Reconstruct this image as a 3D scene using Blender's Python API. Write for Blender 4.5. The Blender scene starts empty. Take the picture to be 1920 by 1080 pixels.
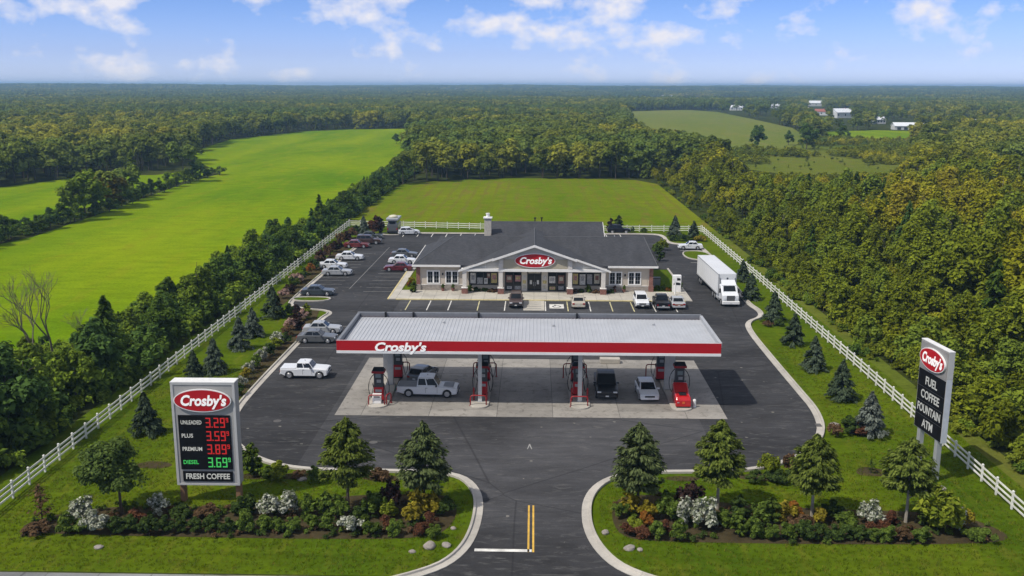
import bpy, bmesh, math, random
import numpy as np
from mathutils import Vector, Matrix, noise as mnoise, geometry as mgeo
S = bpy.context.scene
COL = S.collection
rnd = random.Random(7)
R_ = math.radians

# ---------------------------------------------------------------- camera, world, sun, exposure
F_PX, CAM_H = 1797.0, 30.0
PITCH, YAW, ROLL = R_(11.94), R_(1.3), R_(0.15)
fwd = Vector((-math.sin(YAW)*math.cos(PITCH), math.cos(YAW)*math.cos(PITCH), -math.sin(PITCH)))
r0 = Vector((math.cos(YAW), math.sin(YAW), 0)); u0 = r0.cross(fwd)
RGT = r0*math.cos(ROLL) + u0*math.sin(ROLL); UPV = RGT.cross(fwd)
CPOS = Vector((0, 0, CAM_H))
cd = bpy.data.cameras.new('camera'); cam = bpy.data.objects.new('camera', cd); COL.objects.link(cam)
cd.sensor_width = 36; cd.lens = 36*F_PX/1920; cd.clip_start = 1; cd.clip_end = 30000
cam.matrix_world = Matrix(((RGT.x, UPV.x, -fwd.x, 0), (RGT.y, UPV.y, -fwd.y, 0), (RGT.z, UPV.z, -fwd.z, CAM_H), (0, 0, 0, 1)))
S.camera = cam

SUN_DIR = Vector((3.3, 2.1, -5.2)).normalized()
sl = bpy.data.lights.new('sun', 'SUN'); sl.energy = 3.9; sl.angle = R_(0.53); sl.color = (1.0, 0.95, 0.86)
so = bpy.data.objects.new('sun', sl); COL.objects.link(so); so.location = (-60, -20, 90)
so.rotation_euler = SUN_DIR.to_track_quat('-Z', 'Y').to_euler()

W = bpy.data.worlds.new('World'); S.world = W; W.use_nodes = True
nt = W.node_tree; N = nt.nodes; L = nt.links
for n in list(N): N.remove(n)
out = N.new('ShaderNodeOutputWorld'); bg = N.new('ShaderNodeBackground'); bg.inputs[1].default_value = 0.10
sky = N.new('ShaderNodeTexSky'); sky.sky_type = 'NISHITA'; sky.sun_disc = False
sky.sun_elevation = math.asin(-SUN_DIR.z); sky.sun_rotation = math.atan2(-SUN_DIR.x, -SUN_DIR.y)
sky.air_density = 1.0; sky.dust_density = 0.4; sky.ozone_density = 3.0; sky.altitude = 100
tc = N.new('ShaderNodeTexCoord')
def wnode(t, **k):
    n = N.new(t)
    for a, b in k.items(): setattr(n, a, b)
    return n
# clearer, bluer air over the horizon, overhead warmed out of view to whiten the fill light: tint of the physical sky by elevation, the same all round
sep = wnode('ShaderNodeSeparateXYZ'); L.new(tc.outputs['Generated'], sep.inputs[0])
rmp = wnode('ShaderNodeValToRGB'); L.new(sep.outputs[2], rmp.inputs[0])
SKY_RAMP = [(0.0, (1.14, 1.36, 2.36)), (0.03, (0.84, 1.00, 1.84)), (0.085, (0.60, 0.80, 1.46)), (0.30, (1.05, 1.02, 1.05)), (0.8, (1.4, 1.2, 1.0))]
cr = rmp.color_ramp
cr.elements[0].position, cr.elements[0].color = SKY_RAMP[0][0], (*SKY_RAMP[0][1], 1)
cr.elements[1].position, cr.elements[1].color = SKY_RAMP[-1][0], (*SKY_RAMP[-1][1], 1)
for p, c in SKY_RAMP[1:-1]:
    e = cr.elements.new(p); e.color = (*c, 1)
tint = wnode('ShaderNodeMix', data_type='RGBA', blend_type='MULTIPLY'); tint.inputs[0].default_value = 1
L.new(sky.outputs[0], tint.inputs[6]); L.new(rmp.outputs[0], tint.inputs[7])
# cumulus: two octaves of noise on the direction of view
mp = wnode('ShaderNodeMapping'); L.new(tc.outputs['Generated'], mp.inputs[0])
mp.inputs['Scale'].default_value = (1.0, 1.0, 1.55); mp.inputs['Location'].default_value = (3.17, 1.4, 0.35)
n1 = wnode('ShaderNodeTexNoise'); n1.inputs['Scale'].default_value = 17.0; n1.inputs['Detail'].default_value = 9; n1.inputs['Roughness'].default_value = 0.52
L.new(mp.outputs[0], n1.inputs['Vector'])
n2 = wnode('ShaderNodeTexNoise'); n2.inputs['Scale'].default_value = 3.0; n2.inputs['Detail'].default_value = 3
L.new(mp.outputs[0], n2.inputs['Vector'])
ma = wnode('ShaderNodeMath', operation='MULTIPLY_ADD'); L.new(n2.outputs[0], ma.inputs[0]); ma.inputs[1].default_value = 0.30; L.new(n1.outputs[0], ma.inputs[2])
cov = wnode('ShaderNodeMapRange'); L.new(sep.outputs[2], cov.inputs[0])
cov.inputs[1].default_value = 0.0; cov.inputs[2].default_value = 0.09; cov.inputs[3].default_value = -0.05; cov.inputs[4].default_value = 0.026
cv2 = wnode('ShaderNodeMapRange'); L.new(sep.outputs[2], cv2.inputs[0]); cv2.inputs[1].default_value = 0.10; cv2.inputs[2].default_value = 0.5; cv2.inputs[3].default_value = 0.0; cv2.inputs[4].default_value = 0.05  # extra cloud overhead, out of view, added to whiten the fill light
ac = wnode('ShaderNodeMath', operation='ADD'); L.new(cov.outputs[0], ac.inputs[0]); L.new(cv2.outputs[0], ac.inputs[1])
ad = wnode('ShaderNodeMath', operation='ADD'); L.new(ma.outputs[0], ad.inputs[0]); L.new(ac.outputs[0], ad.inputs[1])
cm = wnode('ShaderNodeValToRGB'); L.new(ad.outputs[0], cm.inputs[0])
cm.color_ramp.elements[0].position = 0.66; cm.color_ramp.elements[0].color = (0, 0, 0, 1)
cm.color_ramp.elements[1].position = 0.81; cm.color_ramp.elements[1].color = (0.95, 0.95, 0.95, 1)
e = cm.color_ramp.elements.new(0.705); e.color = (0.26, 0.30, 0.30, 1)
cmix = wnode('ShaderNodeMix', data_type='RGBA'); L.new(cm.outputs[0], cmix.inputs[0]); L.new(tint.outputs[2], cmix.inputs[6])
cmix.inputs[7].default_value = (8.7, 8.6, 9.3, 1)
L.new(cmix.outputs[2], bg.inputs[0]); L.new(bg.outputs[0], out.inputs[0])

S.view_settings.view_transform = 'Standard'; S.view_settings.look = 'None'
S.view_settings.exposure = 0; S.view_settings.gamma = 1; S.view_settings.use_curve_mapping = False
S.cycles.use_denoising = True
S.cycles.max_bounces = 6; S.cycles.volume_bounces = 0; S.cycles.transparent_max_bounces = 8
S.cycles.caustics_reflective = False; S.cycles.caustics_refractive = False

# ---------------------------------------------------------------- helpers
def gp(u, v, z=0.0):
    d = fwd*F_PX + RGT*(u-960) - UPV*(v-540)
    t = (z-CAM_H)/d.z
    p = CPOS + d*t
    return (p.x, p.y)

def s2l(r, g, b):
    f = lambda c: ((c/255+0.055)/1.055)**2.4 if c > 10 else c/255/12.92
    return (f(r), f(g), f(b))

def nodes_of(name):
    m = bpy.data.materials.new(name); m.use_nodes = True
    t = m.node_tree
    for n in list(t.nodes): t.nodes.remove(n)
    o = t.nodes.new('ShaderNodeOutputMaterial')
    return m, t, o
class NB:
    def __init__(s, t): s.t = t
    def n(s, typ, **k):
        x = s.t.nodes.new(typ)
        for a, b in k.items(): setattr(x, a, b)
        return x
    def l(s, a, b): s.t.links.new(a, b)
    def noise(s, vec, scale, detail=4, rough=0.55, dist=0.0):
        x = s.n('ShaderNodeTexNoise'); s.l(vec, x.inputs['Vector'])
        x.inputs['Scale'].default_value = scale; x.inputs['Detail'].default_value = detail
        x.inputs['Roughness'].default_value = rough; x.inputs['Distortion'].default_value = dist
        return x.outputs[0]
    def rng(s, v, a, b, c, d):
        x = s.n('ShaderNodeMapRange'); s.l(v, x.inputs[0])
        for i, q in enumerate((a, b, c, d)): x.inputs[i+1].default_value = q
        return x.outputs[0]
    def mix(s, f, a, b, mode='MIX'):
        x = s.n('ShaderNodeMix', data_type='RGBA', blend_type=mode)
        for i, q in ((0, f), (6, a), (7, b)):
            if isinstance(q, (int, float)): x.inputs[i].default_value = q
            elif isinstance(q, tuple): x.inputs[i].default_value = (*q[:3], 1)
            else: s.l(q, x.inputs[i])
        return x.outputs[2]
    def math(s, op, a, b=0.0, c=0.0):
        x = s.n('ShaderNodeMath', operation=op)
        for i, q in enumerate((a, b, c)):
            if isinstance(q, (int, float)): x.inputs[i].default_value = q
            else: s.l(q, x.inputs[i])
        return x.outputs[0]
    def mapping(s, vec, scale=(1, 1, 1), rot=(0, 0, 0)):
        x = s.n('ShaderNodeMapping'); s.l(vec, x.inputs[0]); x.inputs['Scale'].default_value = scale; x.inputs['Rotation'].default_value = rot
        return x.outputs[0]
    def scalecol(s, c, f):
        x = s.n('ShaderNodeVectorMath', operation='SCALE')
        if isinstance(c, tuple): x.inputs[0].default_value = c[:3]
        else: s.l(c, x.inputs[0])
        if isinstance(f, (int, float)): x.inputs['Scale'].default_value = f
        else: s.l(f, x.inputs['Scale'])
        return x.outputs[0]
    def bump(s, h, strength, dist=0.05):
        x = s.n('ShaderNodeBump'); x.inputs['Strength'].default_value = strength; x.inputs['Distance'].default_value = dist
        s.l(h, x.inputs['Height']); return x.outputs[0]
    def pbsdf(s, out, col, rough=0.6, metal=0.0, normal=None, spec=None, coat=0.0):
        x = s.n('ShaderNodeBsdfPrincipled')
        if isinstance(col, tuple): x.inputs['Base Color'].default_value = (*col[:3], 1)
        else: s.l(col, x.inputs['Base Color'])
        if isinstance(rough, (int, float)): x.inputs['Roughness'].default_value = rough
        else: s.l(rough, x.inputs['Roughness'])
        x.inputs['Metallic'].default_value = metal
        if spec is not None: x.inputs['Specular IOR Level'].default_value = spec
        if coat: x.inputs['Coat Weight'].default_value = coat; x.inputs['Coat Roughness'].default_value = 0.05
        if normal is not None: s.l(normal, x.inputs['Normal'])
        s.l(x.outputs[0], out.inputs[0]); return x

MATS = {}
def mat(name, col, rough=0.6, metal=0.0, var=0.12, scale=2.0, bump=0.0, coat=0.0, spec=None, rand=0.0):
    """plain surface with soft wear: colour varied by two noises in object space"""
    if name in MATS: return MATS[name]
    m, t, o = nodes_of(name); b = NB(t)
    tcn = b.n('ShaderNodeTexCoord').outputs['Object']
    n = b.noise(tcn, scale, 6, 0.6)
    f = b.rng(n, 0.25, 0.75, 1-var, 1+var)
    if rand:
        oi = b.n('ShaderNodeObjectInfo').outputs['Random']
        f = b.math('MULTIPLY', f, b.rng(oi, 0, 1, 1-rand, 1+rand))
    c = b.scalecol(col, f)
    nm = b.bump(b.noise(tcn, scale*6, 4), bump) if bump else None
    b.pbsdf(o, c, rough, metal, nm, spec, coat)
    MATS[name] = m; return m
def emit(name, col, strength):
    if name in MATS: return MATS[name]
    m, t, o = nodes_of(name); e = t.nodes.new('ShaderNodeEmission'); e.inputs[0].default_value = (*col, 1); e.inputs[1].default_value = strength
    t.links.new(e.outputs[0], o.inputs[0]); MATS[name] = m; return m

class MB:
    def __init__(s): s.v = []; s.f = []
    def add(s, vs, fs):
        k = len(s.v); s.v += [tuple(p) for p in vs]; s.f += [tuple(i+k for i in f) for f in fs]
        return s
    def box(s, x0, x1, y0, y1, z0, z1):
        return s.add([(x0,y0,z0),(x1,y0,z0),(x1,y1,z0),(x0,y1,z0),(x0,y0,z1),(x1,y0,z1),(x1,y1,z1),(x0,y1,z1)],
                     [(0,3,2,1),(4,5,6,7),(0,1,5,4),(1,2,6,5),(2,3,7,6),(3,0,4,7)])
    def prism(s, poly, z0, z1):
        n = len(poly)
        vs = [(x, y, z0) for x, y in poly] + [(x, y, z1) for x, y in poly]
        return s.add(vs, [tuple(range(n-1, -1, -1)), tuple(range(n, 2*n))] + [(i, (i+1) % n, n+(i+1) % n, n+i) for i in range(n)])
    def slab(s, top, d):
        """solid from a planar polygon (3D points) thickened by vector d"""
        n = len(top); d = Vector(d)
        vs = [Vector(p) for p in top] + [Vector(p)+d for p in top]
        return s.add(vs, [tuple(range(n)), tuple(range(2*n-1, n-1, -1))] + [(i, n+i, n+(i+1) % n, (i+1) % n) for i in range(n)])
    def tube(s, pts, r, n=6, cap=True):
        pts = [Vector(p) for p in pts]; rs = r if isinstance(r, (list, tuple)) else [r]*len(pts)
        rings = []; k = len(s.v)
        for i, p in enumerate(pts):
            a = pts[max(i-1, 0)]; c = pts[min(i+1, len(pts)-1)]
            t = (c-a).normalized(); ref = Vector((0, 0, 1)) if abs(t.z) < 0.95 else Vector((1, 0, 0))
            x = t.cross(ref).normalized(); y = t.cross(x)
            for j in range(n):
                q = 2*math.pi*j/n; s.v.append(tuple(p + (x*math.cos(q)+y*math.sin(q))*rs[i]))
        for i in range(len(pts)-1):
            for j in range(n):
                s.f.append((k+i*n+j, k+i*n+(j+1) % n, k+(i+1)*n+(j+1) % n, k+(i+1)*n+j))
        if cap:
            s.f.append(tuple(k+j for j in range(n-1, -1, -1))); s.f.append(tuple(k+(len(pts)-1)*n+j for j in range(n)))
        return s
    def lathe(s, prof, n=16, axis='z', c=(0, 0, 0)):
        k = len(s.v)
        for r, h in prof:
            for j in range(n):
                q = 2*math.pi*j/n; a, b_ = r*math.cos(q), r*math.sin(q)
                p = (a, b_, h) if axis == 'z' else (a, h, b_) if axis == 'y' else (h, a, b_)
                s.v.append((p[0]+c[0], p[1]+c[1], p[2]+c[2]))
        for i in range(len(prof)-1):
            for j in range(n): s.f.append((k+i*n+j, k+i*n+(j+1) % n, k+(i+1)*n+(j+1) % n, k+(i+1)*n+j))
        s.f.append(tuple(k+j for j in range(n))); s.f.append(tuple(k+(len(prof)-1)*n+j for j in range(n)))
        return s
    def mesh(s, name, m=None, smooth=False):
        me = bpy.data.meshes.new(name); me.from_pydata(s.v, [], s.f); me.validate()
        bm = bmesh.new(); bm.from_mesh(me); bmesh.ops.recalc_face_normals(bm, faces=bm.faces); bm.to_mesh(me); bm.free()
        if m: me.materials.append(m)
        if smooth:
            for p in me.polygons: p.use_smooth = True
        return me
    def obj(s, name, m=None, parent=None, loc=(0, 0, 0), rz=0, bevel=0, smooth=False, seg=2):
        return link(name, s.mesh(name, m, smooth), parent, loc, rz, bevel, seg)
def link(name, me, parent=None, loc=(0, 0, 0), rz=0, bevel=0, seg=2):
    o = bpy.data.objects.new(name, me); COL.objects.link(o); o.location = loc; o.rotation_euler = (0, 0, rz)
    if parent: o.parent = parent
    if bevel:
        b = o.modifiers.new('bevel', 'BEVEL'); b.width = bevel; b.segments = seg; b.limit_method = 'ANGLE'; b.angle_limit = R_(35)
    return o
def box(name, m, x0, x1, y0, y1, z0, z1, parent=None, bevel=0):
    return MB().box(x0, x1, y0, y1, z0, z1).obj(name, m, parent, bevel=bevel)
def tag(o, label=None, cat=None, group=None, kind=None):
    if label: o['label'] = label
    if cat: o['category'] = cat
    if group: o['group'] = group
    if kind: o['kind'] = kind
    return o
def thing(name, label, cat, loc=(0, 0, 0), rz=0, group=None):
    o = bpy.data.objects.new(name, None); COL.objects.link(o); o.location = loc; o.rotation_euler = (0, 0, rz); o.empty_display_size = 0.3
    return tag(o, label, cat, group)
def struct(o): o['kind'] = 'structure'; return o
def copy_tree(o, parent=None):
    c = o.copy(); COL.objects.link(c)
    if parent: c.parent = parent
    for ch in list(o.children): copy_tree(ch, c)
    return c
ORD = 'first second third fourth fifth sixth seventh eighth ninth tenth eleventh twelfth thirteenth fourteenth fifteenth sixteenth seventeenth eighteenth nineteenth twentieth'.split()
def ordw(i, n, side='left'):
    if n == 1: return 'the only one'
    if i == 0: return f'{side}most of them' if n > 2 else f'{side} one of two'
    if i == n-1: o = 'right' if side == 'left' else 'left'; return f'{o}most of them' if n > 2 else f'{o} one of two'
    if i < len(ORD): return f'{ORD[i]} from the {side}'
    o = 'right' if side == 'left' else 'left'
    return f'{ORD[n-1-i]} from the {o}'

FONT = None
def text(name, body, m, parent, size, loc, rot=(math.pi/2, 0, 0), depth=0.03, shear=0.0, bold=0.0, align='CENTER', width=None, sx=None):
    cu = bpy.data.curves.new(name, 'FONT'); cu.body = body; cu.size = size; cu.extrude = depth; cu.shear = shear; cu.offset = bold
    cu.align_x = align; cu.align_y = 'CENTER'; cu.resolution_u = 3; cu.space_character = 1.0
    tmp = bpy.data.objects.new('tmp', cu); COL.objects.link(tmp)
    dg = bpy.context.evaluated_depsgraph_get(); dg.update()
    me = bpy.data.meshes.new_from_object(tmp.evaluated_get(dg)); bpy.data.objects.remove(tmp)
    xs = [v.co.x for v in me.vertices]
    if width:
        k = width/(max(xs)-min(xs))
        for v in me.vertices: v.co.x *= k
    me.materials.clear(); me.materials.append(m); me.name = name
    o = bpy.data.objects.new(name, me); COL.objects.link(o); o.location = loc; o.rotation_euler = rot
    if parent: o.parent = parent
    return o

def fastmesh(name, V, Q, m=None, mats=None, midx=None, smooth=False):
    V = np.asarray(V, np.float32); Q = np.asarray(Q, np.int32); k = Q.shape[1]
    me = bpy.data.meshes.new(name)
    me.vertices.add(len(V)); me.vertices.foreach_set('co', V.ravel())
    me.loops.add(Q.size); me.loops.foreach_set('vertex_index', Q.ravel())
    me.polygons.add(len(Q)); me.polygons.foreach_set('loop_start', np.arange(0, Q.size, k, dtype=np.int32))
    for x in (mats or ([m] if m else [])): me.materials.append(x)
    if midx is not None: me.polygons.foreach_set('material_index', np.asarray(midx, np.int32))
    if smooth: me.polygons.foreach_set('use_smooth', np.ones(len(Q), bool))
    me.update(calc_edges=True); return me

def inpoly(P, poly):
    P = np.asarray(P, float); x, y = P[:, 0], P[:, 1]; r = np.zeros(len(P), bool); n = len(poly); j = n-1
    for i in range(n):
        xi, yi = poly[i]; xj, yj = poly[j]
        c = ((yi > y) != (yj > y)) & (x < (xj-xi)*(y-yi)/((yj-yi) or 1e-9)+xi); r ^= c; j = i
    return r
def smooth_poly(pts, it=2, closed=True):
    for _ in range(it):
        q = []; n = len(pts)
        for i in range(n if closed else n-1):
            a, b = pts[i], pts[(i+1) % n]
            q += [(a[0]*.75+b[0]*.25, a[1]*.75+b[1]*.25), (a[0]*.25+b[0]*.75, a[1]*.25+b[1]*.75)]
        if not closed: q = [pts[0]]+q+[pts[-1]]
        pts = q
    return pts
def sheet(name, poly, z, m, parent=None):
    bm = bmesh.new(); vs = [bm.verts.new((x, y, z)) for x, y in poly]
    es = [bm.edges.new((vs[i], vs[(i+1) % len(vs)])) for i in range(len(vs))]
    bmesh.ops.triangle_fill(bm, edges=es, use_beauty=True)
    bmesh.ops.recalc_face_normals(bm, faces=bm.faces)
    for f in bm.faces:
        if f.normal.z < 0: f.normal_flip()
    me = bpy.data.meshes.new(name); bm.to_mesh(me); bm.free(); me.materials.append(m)
    return link(name, me, parent)
# ---------------------------------------------------------------- ground materials
def grass_mat(name, ca, cb, cdry, big=0.02, streak=0.0, dryamt=0.3, mow=0.0, bump=0.5, tracks=False):
    m, t, o = nodes_of(name); b = NB(t)
    pos = b.n('ShaderNodeNewGeometry').outputs['Position']
    v1 = b.mapping(pos, (1, 0.28, 1), (0, 0, streak))
    n1 = b.noise(v1, big, 6, 0.62, 0.4); n2 = b.noise(v1, big*9, 5, 0.65); n3 = b.noise(pos, 2.2, 5, 0.7)
    c = b.mix(b.rng(n1, 0.33, 0.67, 0, 1), ca, cb)
    dry = b.math('MULTIPLY', b.rng(n2, 0.52, 0.75, 0, 1), dryamt)
    c = b.mix(dry, c, cdry)
    n4 = b.noise(b.mapping(pos, (0.35, 1.0, 1), (0, 0, streak*1.3)), 0.45, 6, 0.72, 0.6)
    c = b.scalecol(c, b.math('MULTIPLY', b.rng(n3, 0.25, 0.75, 0.74, 1.26), b.rng(n4, 0.28, 0.72, 0.78, 1.22)))
    if tracks:
        tw = b.n('ShaderNodeTexWave', wave_type='BANDS', bands_direction='X'); b.l(pos, tw.inputs[0]); tw.inputs['Scale'].default_value = 0.10; tw.inputs['Distortion'].default_value = 2.5; tw.inputs['Detail'].default_value = 4; tw.inputs['Detail Scale'].default_value = 0.4
        c = b.mix(b.math('MULTIPLY', b.rng(tw.outputs['Fac'], 0.62, 0.95, 0, 1), b.rng(n1, 0.4, 0.65, 0.0, 0.5)), c, (0.140, 0.105, 0.03))
    if mow:
        w = b.n('ShaderNodeTexWave', wave_type='BANDS', bands_direction='Y'); b.l(pos, w.inputs[0]); w.inputs['Scale'].default_value = 0.22; w.inputs['Distortion'].default_value = 1.5; w.inputs['Detail'].default_value = 3
        c = b.scalecol(c, b.rng(w.outputs['Fac'], 0, 1, 1-mow, 1+mow))
    nm = b.bump(b.noise(pos, 5.0, 5, 0.75), bump, 0.12)
    b.pbsdf(o, c, 0.95, normal=nm, spec=0.0); return m
M_lawn = grass_mat('lawn_grass', (0.050, 0.090, 0.004), (0.092, 0.128, 0.005), (0.150, 0.135, 0.018), 0.09, 0.0, 0.55, mow=0.05)
M_field = grass_mat('field_grass', (0.078, 0.165, 0.002), (0.190, 0.255, 0.004), (0.195, 0.205, 0.010), 0.026, 0.5, 0.75)
M_back = grass_mat('back_field_grass', (0.085, 0.145, 0.003), (0.150, 0.175, 0.006), (0.160, 0.118, 0.030), 0.035, -1.2, 1.0, tracks=True)
M_far = grass_mat('far_field_grass', (0.115, 0.150, 0.025), (0.165, 0.175, 0.035), (0.21, 0.160, 0.06), 0.008, 0.3, 0.5)
M_meadow = grass_mat('meadow_grass', (0.085, 0.120, 0.014), (0.130, 0.145, 0.02), (0.15, 0.11, 0.035), 0.02, 0.3, 0.6)
M_floor = grass_mat('woodland_floor', (0.030, 0.042, 0.010), (0.050, 0.060, 0.014), (0.075, 0.060, 0.025), 0.05, 0.0, 0.6)
M_mulch = grass_mat('mulch', (0.045, 0.036, 0.020), (0.070, 0.056, 0.028), (0.10, 0.065, 0.03), 0.3, 0.0, 0.5)

def asphalt_mat(name, base, seams=()):
    m, t, o = nodes_of(name); b = NB(t)
    pos = b.n('ShaderNodeNewGeometry').outputs['Position']
    n1 = b.noise(b.mapping(pos, (0.5, 1, 1)), 0.10, 6, 0.6, 0.6); n2 = b.noise(b.mapping(pos, (0.35, 1.6, 1), (0, 0, 0.15)), 0.5, 6, 0.7, 0.8); n3 = b.noise(pos, 9.0, 4, 0.7)
    f = b.rng(n1, 0.3, 0.7, 0.58, 1.50)
    f = b.math('MULTIPLY', f, b.rng(n2, 0.3, 0.72, 0.78, 1.32)); f = b.math('MULTIPLY', f, b.rng(n3, 0.3, 0.7, 0.88, 1.12))
    sp = b.n('ShaderNodeSeparateXYZ'); b.l(pos, sp.inputs[0])
    for x, k in seams:      # paving lanes laid at different times
        g = b.math('GREATER_THAN', sp.outputs[0], x); f = b.math('MULTIPLY', f, b.rng(g, 0, 1, 1, k))
    c = b.scalecol(base, f)
    # pale scuffs and dust, oil spots
    sc = b.noise(b.mapping(pos, (0.6, 2.2, 1), (0, 0, 0.4)), 0.9, 7, 0.72, 1.0)
    c = b.mix(b.math('MULTIPLY', b.rng(sc, 0.54, 0.72, 0, 1), 0.5), c, (0.17, 0.165, 0.155))
    wv = b.n('ShaderNodeTexVoronoi', feature='DISTANCE_TO_EDGE'); b.l(b.mix(0.35, pos, b.n('ShaderNodeTexNoise').outputs[1]), wv.inputs['Vector']); wv.inputs['Scale'].default_value = 0.07
    c = b.mix(b.math('MULTIPLY', b.rng(wv.outputs['Distance'], 0.0, 0.004, 1, 0), 0.55), c, (0.018, 0.018, 0.02))
    sv = b.n('ShaderNodeTexVoronoi'); b.l(pos, sv.inputs['Vector']); sv.inputs['Scale'].default_value = 0.55
    spk = b.math('MULTIPLY', b.rng(sv.outputs['Distance'], 0.07, 0.10, 1, 0), b.math('GREATER_THAN', b.noise(pos, 0.55, 2), 0.56))
    c = b.mix(b.math('MULTIPLY', spk, 0.5), c, (0.30, 0.28, 0.24))
    nm = b.bump(b.noise(pos, 22, 3), 0.25, 0.02)
    b.pbsdf(o, c, 0.9, normal=nm, spec=0.10); return m
M_asphalt = asphalt_mat('asphalt', (0.0345, 0.0341, 0.0356), ((-18.9, 1.46), (15.3, 0.76)))
M_road = asphalt_mat('road_surface', (0.19, 0.19, 0.19))

def concrete_mat(name, base, rand=0.10, stain=0.35, rough=0.8):
    m, t, o = nodes_of(name); b = NB(t)
    pos = b.n('ShaderNodeNewGeometry').outputs['Position']; oi = b.n('ShaderNodeObjectInfo').outputs['Random']
    n1 = b.noise(pos, 0.35, 6, 0.65, 0.5); n2 = b.noise(pos, 1.3, 6, 0.7, 0.6); n3 = b.noise(pos, 14, 3)
    f = b.math('MULTIPLY', b.rng(n1, 0.3, 0.7, 0.78, 1.16), b.rng(oi, 0, 1, 1-rand, 1+rand)); f = b.math('MULTIPLY', f, b.rng(n3, 0.3, 0.7, 0.93, 1.07))
    c = b.mix(b.math('MULTIPLY', b.rng(n2, 0.54, 0.72, 0, 1), stain), b.scalecol(base, f), (0.085, 0.075, 0.060))
    b.pbsdf(o, c, rough, normal=b.bump(n3, 0.12, 0.02), spec=0.3); return m
M_conc = concrete_mat('pad_concrete', (0.275, 0.256, 0.228), 0.14, 0.85)
M_kerb = concrete_mat('kerb_concrete', (0.43, 0.40, 0.35), 0.08, 0.15)
M_walk = concrete_mat('walkway_concrete', (0.45, 0.42, 0.36), 0.06, 0.2)
M_joint = mat('joint_dark', (0.09, 0.085, 0.08), 0.9)
M_wline = mat('white_paint', (0.62, 0.60, 0.55), 0.7, var=0.35, scale=1.4)
M_worn = mat('worn_white_paint', (0.26, 0.255, 0.24), 0.8, var=0.5, scale=0.8)
M_yline = mat('yellow_paint', (0.60, 0.36, 0.05), 0.7, var=0.30, scale=1.6)
M_fline = mat('faded_yellow_paint', (0.50, 0.45, 0.24), 0.75, var=0.35, scale=1.4)

# ---------------------------------------------------------------- terrain
def hills(x, y):
    r = np.hypot(x, y); k = np.clip((r-1500)/3600, 0, 1); k = k*k*(3-2*k)
    return k*(13 + 4.0*np.sin(x*0.0011+0.7)*np.cos(y*0.0009+0.3) + 3.0*np.sin(x*0.0027+y*0.0016) + 1.5*np.sin(x*0.006-y*0.002))
def axis(lim, fine, n):
    a = np.concatenate([np.linspace(-lim, -fine, n)[:-1], np.linspace(-fine, fine, 31), np.linspace(fine, lim, n)[1:]]); return a
gx = axis(9000, 1500, 60); gy = axis(9000, 1500, 60)
X, Y = np.meshgrid(gx, gy); Z = hills(X, Y)
V = np.stack([X.ravel(), Y.ravel(), Z.ravel()], 1); nx, ny = len(gx), len(gy)
ii = (np.arange(ny-1)[:, None]*nx + np.arange(nx-1)[None]).ravel()
ground = link('ground', fastmesh('ground', V, np.stack([ii, ii+1, ii+nx+1, ii+nx], 1), M_floor, smooth=True)); struct(ground)

# areas of open grass, as seen and continued to where they end
LF_IMG = [(-200, 650), (-200, 468), (0, 458), (60, 445), (190, 400), (330, 352), (415, 327), (345, 292), (430, 264), (560, 248), (640, 244), (772, 243), (768, 262), (742, 292), (715, 312), (680, 332), (640, 352), (600, 376), (560, 396), (500, 416), (470, 438), (430, 460), (400, 470), (350, 514), (300, 535), (240, 578), (130, 610), (0, 634)]
left_poly = [gp(*p) for p in [(-200, 468), (0, 458), (60, 445), (190, 400), (330, 350), (415, 325), (345, 290), (430, 262), (560, 247), (640, 243), (775, 241), (775, 262), (748, 292), (730, 330)]] + [(-50, 340), (-47, 205), (-50, 160), (-54, 110), (-60, 90), (-120, 85)]
LF2_IMG = [(-100, 470), (0, 432), (100, 388), (205, 348), (300, 332), (372, 320), (350, 303), (290, 322), (165, 332), (0, 354), (-100, 375)]
left2_poly = [(-111, 150), (-111, 327), (-118, 352), (-128, 322), (-149, 318), (-158, 280), (-185, 262), (-260, 240), (-260, 120)]
NF_IMG = [(672, 420), (760, 348), (850, 339), (960, 335), (1100, 336), (1190, 339), (1235, 350), (1316, 428), (1000, 424)]
near_poly = [(-43, 198), (-44, 285), (-38, 300), (-26, 309), (-7, 317), (17, 317), (33, 312), (38.5, 300), (38.5, 198)]
RF_IMG = [(1172, 212), (1290, 208), (1340, 212), (1400, 224), (1480, 243), (1500, 262), (1480, 272), (1440, 272), (1400, 262), (1290, 246), (1200, 235)]
rf_poly = [gp(*p) for p in [(1165, 209), (1290, 206), (1345, 210), (1405, 222), (1486, 240), (1520, 262), (1480, 276), (1400, 282), (1300, 268), (1195, 236)]]
MD_IMG = [(1550, 249), (1640, 247), (1705, 248), (1700, 254), (1640, 258), (1560, 259)]
md_poly = [gp(*p) for p in [(1545, 247), (1640, 244), (1715, 246), (1715, 258), (1640, 263), (1550, 262)]]
SC_IMG = [(1375, 286), (1450, 281), (1520, 268), (1700, 268), (1720, 296), (1640, 318), (1500, 320), (1380, 305)]
sc_poly = [gp(*p) for p in [(1360, 284), (1480, 276), (1530, 262), (1710, 262), (1730, 296), (1690, 325), (1480, 328), (1360, 312)]]
for nm, pl, m in (('field', left_poly, M_field), ('field', left2_poly, M_field), ('field', near_poly, M_back), ('field', rf_poly, M_far), ('meadow', md_poly, M_field), ('meadow', sc_poly, M_meadow)):
    struct(sheet(nm, pl, 0.012 if nm == 'field' else 0.016, m))

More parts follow.
